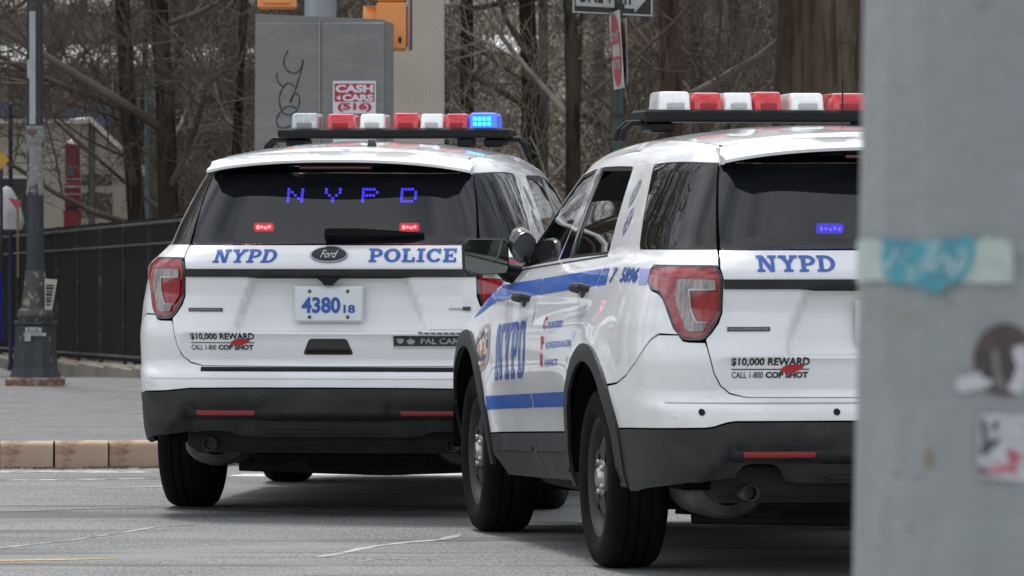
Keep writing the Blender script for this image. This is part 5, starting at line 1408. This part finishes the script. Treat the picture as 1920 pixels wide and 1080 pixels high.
# low brush: multi-stemmed bare shrubs
def make_shrub(seed,H,n,m):
    rng=random.Random(seed);e=empty('bare_shrub',(0,0,0),0,'leafless many-stemmed shrub among the park trees','shrub','leafless shrubs under the park trees')
    b=MB()
    for k in range(n):
        a=rng.uniform(0,6.28);t=rng.uniform(.1,.75);d=Vector((math.cos(a)*t,math.sin(a)*t,1)).normalized()
        grow(b,Vector((math.cos(a)*.12,math.sin(a)*.12,-.1)),d,H*rng.uniform(.7,1.1),.017,0,rng,2,.55,.08,.0035)
    b.build('stems',m,e,True,80);return e
shr=[make_shrub(21,2.6,16,twig),make_shrub(22,3.4,15,twig),make_shrub(23,2.0,16,twigg)]
us=set()
for y in (67,75,84,94):
    halfw=y*.085+1.2;n=10
    for k in range(n):
        x=-halfw+2*halfw*(k+rng.uniform(.1,.9))/n;u=960+x/y*11300
        if 10<u<330 and y<100: continue
        i=rng.choice((0,1,1,2,0));yy=y+rng.uniform(-3,3);loc=(x,yy,terr(x,yy));s=rng.uniform(.7,1.25)*(.42 if 815<u<1085 else 1);lb=f'{("bushy","tall","pale low")[i]} leafless shrub {zone(u)}, {rown(yy)}'
        if i not in us: us.add(i);shr[i].location=loc;shr[i].scale=(s,)*3;shr[i]['label']=lb
        else: copy_thing(shr[i],loc,rng.uniform(0,6.28),lb,s)
# named trunks of the photograph
def trunk(u0,u1,D,lean,label,m=bark,seed=1,nb=7,H=9,lowest=.16,tw=twig,br=2.2,at=420):
    r=(u1-u0)/2/11300.8*D
    e=make_tree('bare_tree',seed,H,r,lean,lowest,label,None,m,tw,nb,3,br)
    x=WX((u0+u1)/2,D);e.location=(x,D,terr(x,D) if D>48 else walk_z(x,D));return e
trunk(262,303,55,(-.035,0),'dark trunk leaning left beside the left police car',bark,31,11,H=9,lowest=.17)
trunk(318,366,53,(-.030,0),'thickest dark trunk above the iron fence',bark,32,9,lowest=.2)
trunk(345,372,57,(-.11,0),'slim grey trunk crossing behind the thick dark one above the fence',bark2,33,8,tw=twigg)
trunk(415,438,56,(.01,0),'straight thin trunk just left of the grey cabinet',bark,34,9)
trunk(214,228,60,(.09,0),'thin trunk leaning right above the fence\'s middle',bark,47,4)
trunk(862,898,60,(-.01,0),'slender brown trunk right of the concrete column',bark,35,10)
trunk(958,1003,54,(.005,0),'broad dark trunk above the left car\'s blue roof light',bark,36,8)
trunk(1006,1032,56,(-.02,0),'grey trunk second from the broad one over the left car\'s roof',bark2,37,10,tw=twigg,br=2.6)
trunk(1040,1068,53,(.02,0),'dark trunk third in the group over the left car\'s windshield',bark,38,8)
trunk(1074,1110,52,(-.01,0),'dark trunk nearest the green sign post on its left',bark,39,9,tw=twigg,br=2.4)
trunk(1232,1290,56,(.0,0),'reddish brown trunk above the right car\'s left roof lights',mat('bark_reddish',(.085,.048,.034),.9,var=[((2.2,2.2,.7),(.12,.075,.055),.42,.6),((16,16,3),(.045,.028,.02),.5,.62)],bump=.8,bscale=18),40,10,tw=twigg,br=2.4)
trunk(1340,1388,60,(.03,0),'mottled trunk in the middle above the right car\'s light bar',bark2,41,8)
trunk(1425,1650,54,(.004,0),'very broad brown trunk beside the grey pole',bark3,42,4,H=12,lowest=.42,br=1.6)
# ---------------------------------------------------------------- things in the park, far left
D=60
kio=empty('park_kiosk',(WX(150,D),D,terr(WX(150,D),D)),R(12),'small beige park building with a sloping white roof edge behind the fence','building')
zb=0;beige=mat('kiosk_beige',(.50,.45,.36),.85,var=[(1.5,(.56,.52,.43),.45,.62),(9,(.32,.28,.22),.55,.7)],bump=.3)
kio.scale=(.72,.72,.72);zk=(WZ(232,D)-terr(WX(150,D),D))/.72
b=MB();b.prism([(-1.5,-.5),(.72,-.5),(.72,zk-.55),(.12,zk),(-1.5,zk)],0,2.2);b.build('wall',beige,kio)
b=MB();b.prism([(-1.6,zk+.002),(.10,zk+.002),(.14,zk+.06),(-1.6,zk+.06)],-.12,2.3);b.prism([(.10,zk+.05),(.13,zk+.10),(.95,zk-.66),(.92,zk-.72)],-.12,2.3);b.build('roof',mat('roof_white',(.75,.73,.68),.6),kio)
b=MB();b.box(-1.1,-.55,-.02,.02,zk-1.9,zk-.75);b.build('window',mat('kiosk_window',(.03,.035,.045),.2),kio)
for i in range(2):
    b=MB();b.box(-1.15,-.50,-.05,-.0,zk-.76-1.16*i,zk-.72-1.16*i);b.build('sill',mat('roof_white',(0,0,0)),kio)
b=MB();b.box(.0,.45,-.02,.02,zk-1.3,zk-.95);b.box(.0,.45,-.02,.02,zk-.85,zk-.7);b.build('notice_board',mat('notice_brown',(.10,.075,.055),.7,var=[(20,(.28,.25,.20),.5,.6)]),kio)
D=57
fb=empty('fire_call_box',(WX(136,D),D,terr(WX(136,D),D)),0,'red fire alarm call box with pale pointed cap behind the fence','call box')
z0=terr(WX(136,D),D);h=lambda v:WZ(v,D)-z0
rcol=mat('call_box_red',(.30,.035,.055),.5,var=[(8,(.22,.04,.06),.45,.6),(30,(.4,.12,.13),.6,.7)])
b=MB();b.lathe([(.06,-.1),(.085,h(405)),(.095,h(395)),(.078,h(390)),(.078,h(355)),(.09,h(350)),(.09,h(345)),(.072,h(340)),(.072,h(280)),(.083,h(276)),(.083,h(270)),(.001,h(270))],14,'z');b.build('box_body',rcol,fb,True,30)
b=MB();b.lathe([(.086,h(271)),(.05,h(265)),(.001,h(260))],14,'z');b.build('box_cap',mat('cap_pale',(.52,.42,.42),.6),fb)
for z,hh in ((h(352),.02),(h(337),.012),(h(365),.012)):
    b=MB();b.lathe([(.092,z),(.095,z+hh),(.09,z+hh)],14,'z');b.build('box_band',MT['cap_pale'],fb)
b=MB();b.box(-.045,.02,-.085,-.07,h(330),h(312),bev=.004);b.build('call_plate',mat('plate_greenish',(.10,.14,.12),.5),fb)
b=MB();b.box(-.06,.06,-.09,-.06,h(395),h(385));b.build('slot',inkb,fb)
def thin_pole(u,D,w,v0,label,m):
    e=empty('park_lamp_post',(WX(u,D),D,terr(WX(u,D),D)),0,label,'pole');b=MB();z=WZ(v0,D)-e.location.z
    b.tube([(0,0,-.1),(0,0,.3),(0,0,.32),(0,0,z)],[w*1.5,w*1.4,w,w*.9],10);b.build('shaft',m,e,True)
    b=MB();b.lathe([(w*.9,z),(w*1.15,z+.01),(w*1.1,z+.05),(.001,z+.07)],10,'z');b.build('cap',m,e);return e
thin_pole(276,58,.026,150,'slim blue-grey park lamp post left of the leaning trunk',mat('pole_blue_grey',(.14,.18,.21),.5))
thin_pole(172,60,.034,165,'grey post standing right of the red call box',mat('pole_grey_dull',(.10,.105,.10),.6))
thin_pole(20,56,.022,205,'dark blue post at the far left behind the lamp post',mat('pole_navy',(.012,.018,.06),.5))
# construction signs and drums at the far left
D=54
ws=empty('warning_sign',(WX(2,D),D,WZ(300,D)),0,'yellow diamond warning sign cut by the left edge of the picture','sign')
b=MB();b.prism([(-.075,0),(0,-.085),(.075,0),(0,.085)],0,.004);b.build('sign_plate',mat('warning_yellow',(.62,.36,.04),.5),ws)
b=MB();b.tube([(0,.03,WZ(560,D)-WZ(300,D)),(0,.03,.08)],.015,8);b.build('sign_stake',steel,ws)
pn=empty('red_pennant',(WX(22,D),D+.3,WZ(385,D)),0,'small pinkish red pennant hanging at the far left','flag')
b=MB();b.prism([(-.06,.07),(.06,.045),(.055,.01),(.03,-.05)],0,.006);b.build('cloth',mat('pennant_red',(.50,.10,.12),.7),pn)
b=MB();b.tube([(.03,.01,-.65),(.028,.01,.07)],.01,6);b.build('stick',mat('stick_tan',(.25,.18,.10),.7),pn)
wb=empty('white_sack',(WX(2,D),D+.6,WZ(430,D)),0,'white sack heaped behind the fence at the left edge','sack')
b=MB();
prof=[(.001,0),(.20,.0),(.23,.08),(.19,.22),(.12,.36),(.06,.44),(.001,.46)]
b.lathe(prof,14,'z');o=b.build('sack_body',mat('sack_white',(.60,.60,.58),.7,var=[(6,(.42,.42,.42),.5,.65)],bump=.6,bscale=8),wb,True);o.scale=(.7,.6,.85)
bl=empty('blue_barrel',(WX(-22,D),D-.2,WZ(640,D)),0,'blue barrel edge behind the fence at the left border','barrel')
wl=empty('far_roof_or_bright_gap',(WX(940,172),172,0),0,'added pale slope standing in for the bright gap between trunks right of the column','roof')  # invented slope, tilted to catch sky light as a bright gap
xa,xb=WX(800,172)-WX(940,172),WX(1075,172)-WX(940,172)
def slope(name,x0,x1,y0,y1,z0,z1,m,par):
    return mesh(name,[(x0,y0,z0),(x1,y0,z0),(x1,y1,z1),(x0,y1,z1),(x0,y0,z0-.12),(x1,y0,z0-.12),(x1,y1,z1-.12),(x0,y1,z1-.12)],[(0,1,2,3),(7,6,5,4),(0,4,5,1),(1,5,6,2),(2,6,7,3),(3,7,4,0)],m,par)
brt=mat('bright_slope',(.80,.80,.78),.7,var=[(.4,(.66,.66,.64),.45,.6)])
slope('bright_gap_slope',xa,xb,0,2.2,WZ(112,172),WZ(70,176),brt,wl)
b=MB();b.box(xa+.1,xb-.1,.3,4,-1,WZ(116,172));b.build('wall',concrete_d,wl)  # base below the added slope
# far building with a blue base
D=118
fbld=empty('far_building',(WX(190,D),D,0),0,'long pale building with a blue band glimpsed through the left branches','building')
pal=mat('far_wall_pale',(.74,.75,.78),.8,var=[(.5,(.34,.34,.34),.45,.6)])
zt_=WZ(-60,D);
for o in (bl,):
    b=MB();b.lathe([(.001,0),(.14,0),(.15,.05),(.145,.25),(.15,.45),(.14,.62),(.001,.62)],16,'z');b.build('barrel_body',mat('barrel_blue',(.015,.02,.32),.5),bl,True)
x0,x1=WX(-80,D)-fbld.location.x,WX(500,D)-fbld.location.x
b=MB();b.box(x0,x1,0,6,-2,WZ(238,D),);b.build('base_wall',mat('far_base_brown',(.07,.065,.055),.9),fbld)
b=MB();b.box(x0-.05,x1+.05,-.15,6.1,WZ(236,D),WZ(196,D));b.build('blue_band',mat('band_blue',(.07,.20,.46),.6,var=[(1.2,(.12,.26,.48),.45,.6)]),fbld)
b=MB();b.box(x0,x1,0,6,WZ(194,D),WZ(120,D));b.build('wall',mat('far_wall_grey',(.34,.335,.33),.8,var=[(.7,(.55,.55,.56),.5,.6)]),fbld)
slope('eaves',x0-.2,x1+.2,-.6,1.4,WZ(118,D),WZ(80,D),brt,fbld)
for k in range(10):
    xx=x0+.4+k*.6;b=MB();b.box(xx,xx+.34,-.03,.02,WZ(185,D),WZ(135,D));b.build('window',mat('far_window',(.05,.06,.08),.2),fbld)
b=MB();b.prism([(x0-.3,WZ(79,D)),(x1+.3,WZ(79,D)),(x1-.6,WZ(20,D)),(x0+.6,WZ(20,D))],1.5,6);b.build('roof',mat('far_roof_or_bright_gap',(.10,.10,.10),.8),fbld)

# gutter dirt: grit and leaf scraps along the foot of the kerb
rg=random.Random(9);V=[];F=[]
for k in range(1500):
    t=rg.uniform(0,1);i=min(int(t*(len(KP)*.5)),len(KP)-2);p=KP[i].lerp(KP[i+1],rg.random());s=rg.uniform(.006,.022);x=p.x+rg.uniform(-.02,.02);y=p.y-abs(rg.gauss(0,.09))-.01;a=rg.uniform(0,6.28)
    k0=len(V)
    for j in range(3): V.append((x+s*math.cos(a+2.1*j),y+s*math.sin(a+2.1*j),.002))
    V.append((x,y,s*.6));F+=[(k0,k0+1,k0+3),(k0+1,k0+2,k0+3),(k0+2,k0,k0+3)]
tag(mesh('gutter_grit',V,F,mat('grit_dark',(.045,.036,.026),.9,var=[(3,(.16,.12,.08),.5,.6)])),'scattered grit and leaf scraps along the foot of the granite kerb','grit',kind='stuff')
# look-alikes get their place among their fellows
from collections import defaultdict
same=defaultdict(list)
for o in SC.objects:
    if o.parent is None and o.get('label') and o.get('group'): same[o['label']].append(o)
ORD=['leftmost']+[f'{w} from left' for w in ('second','third','fourth','fifth','sixth','seventh','eighth','ninth','tenth','eleventh','twelfth')]
for l,os_ in same.items():
    if len(os_)>1:
        os_.sort(key=lambda o:o.location.x/o.location.y)
        for k,o in enumerate(os_[:12]): o['label']=l.replace(' bare tree',' tree').replace('leafless ','')+f', {ORD[k]} of its like'
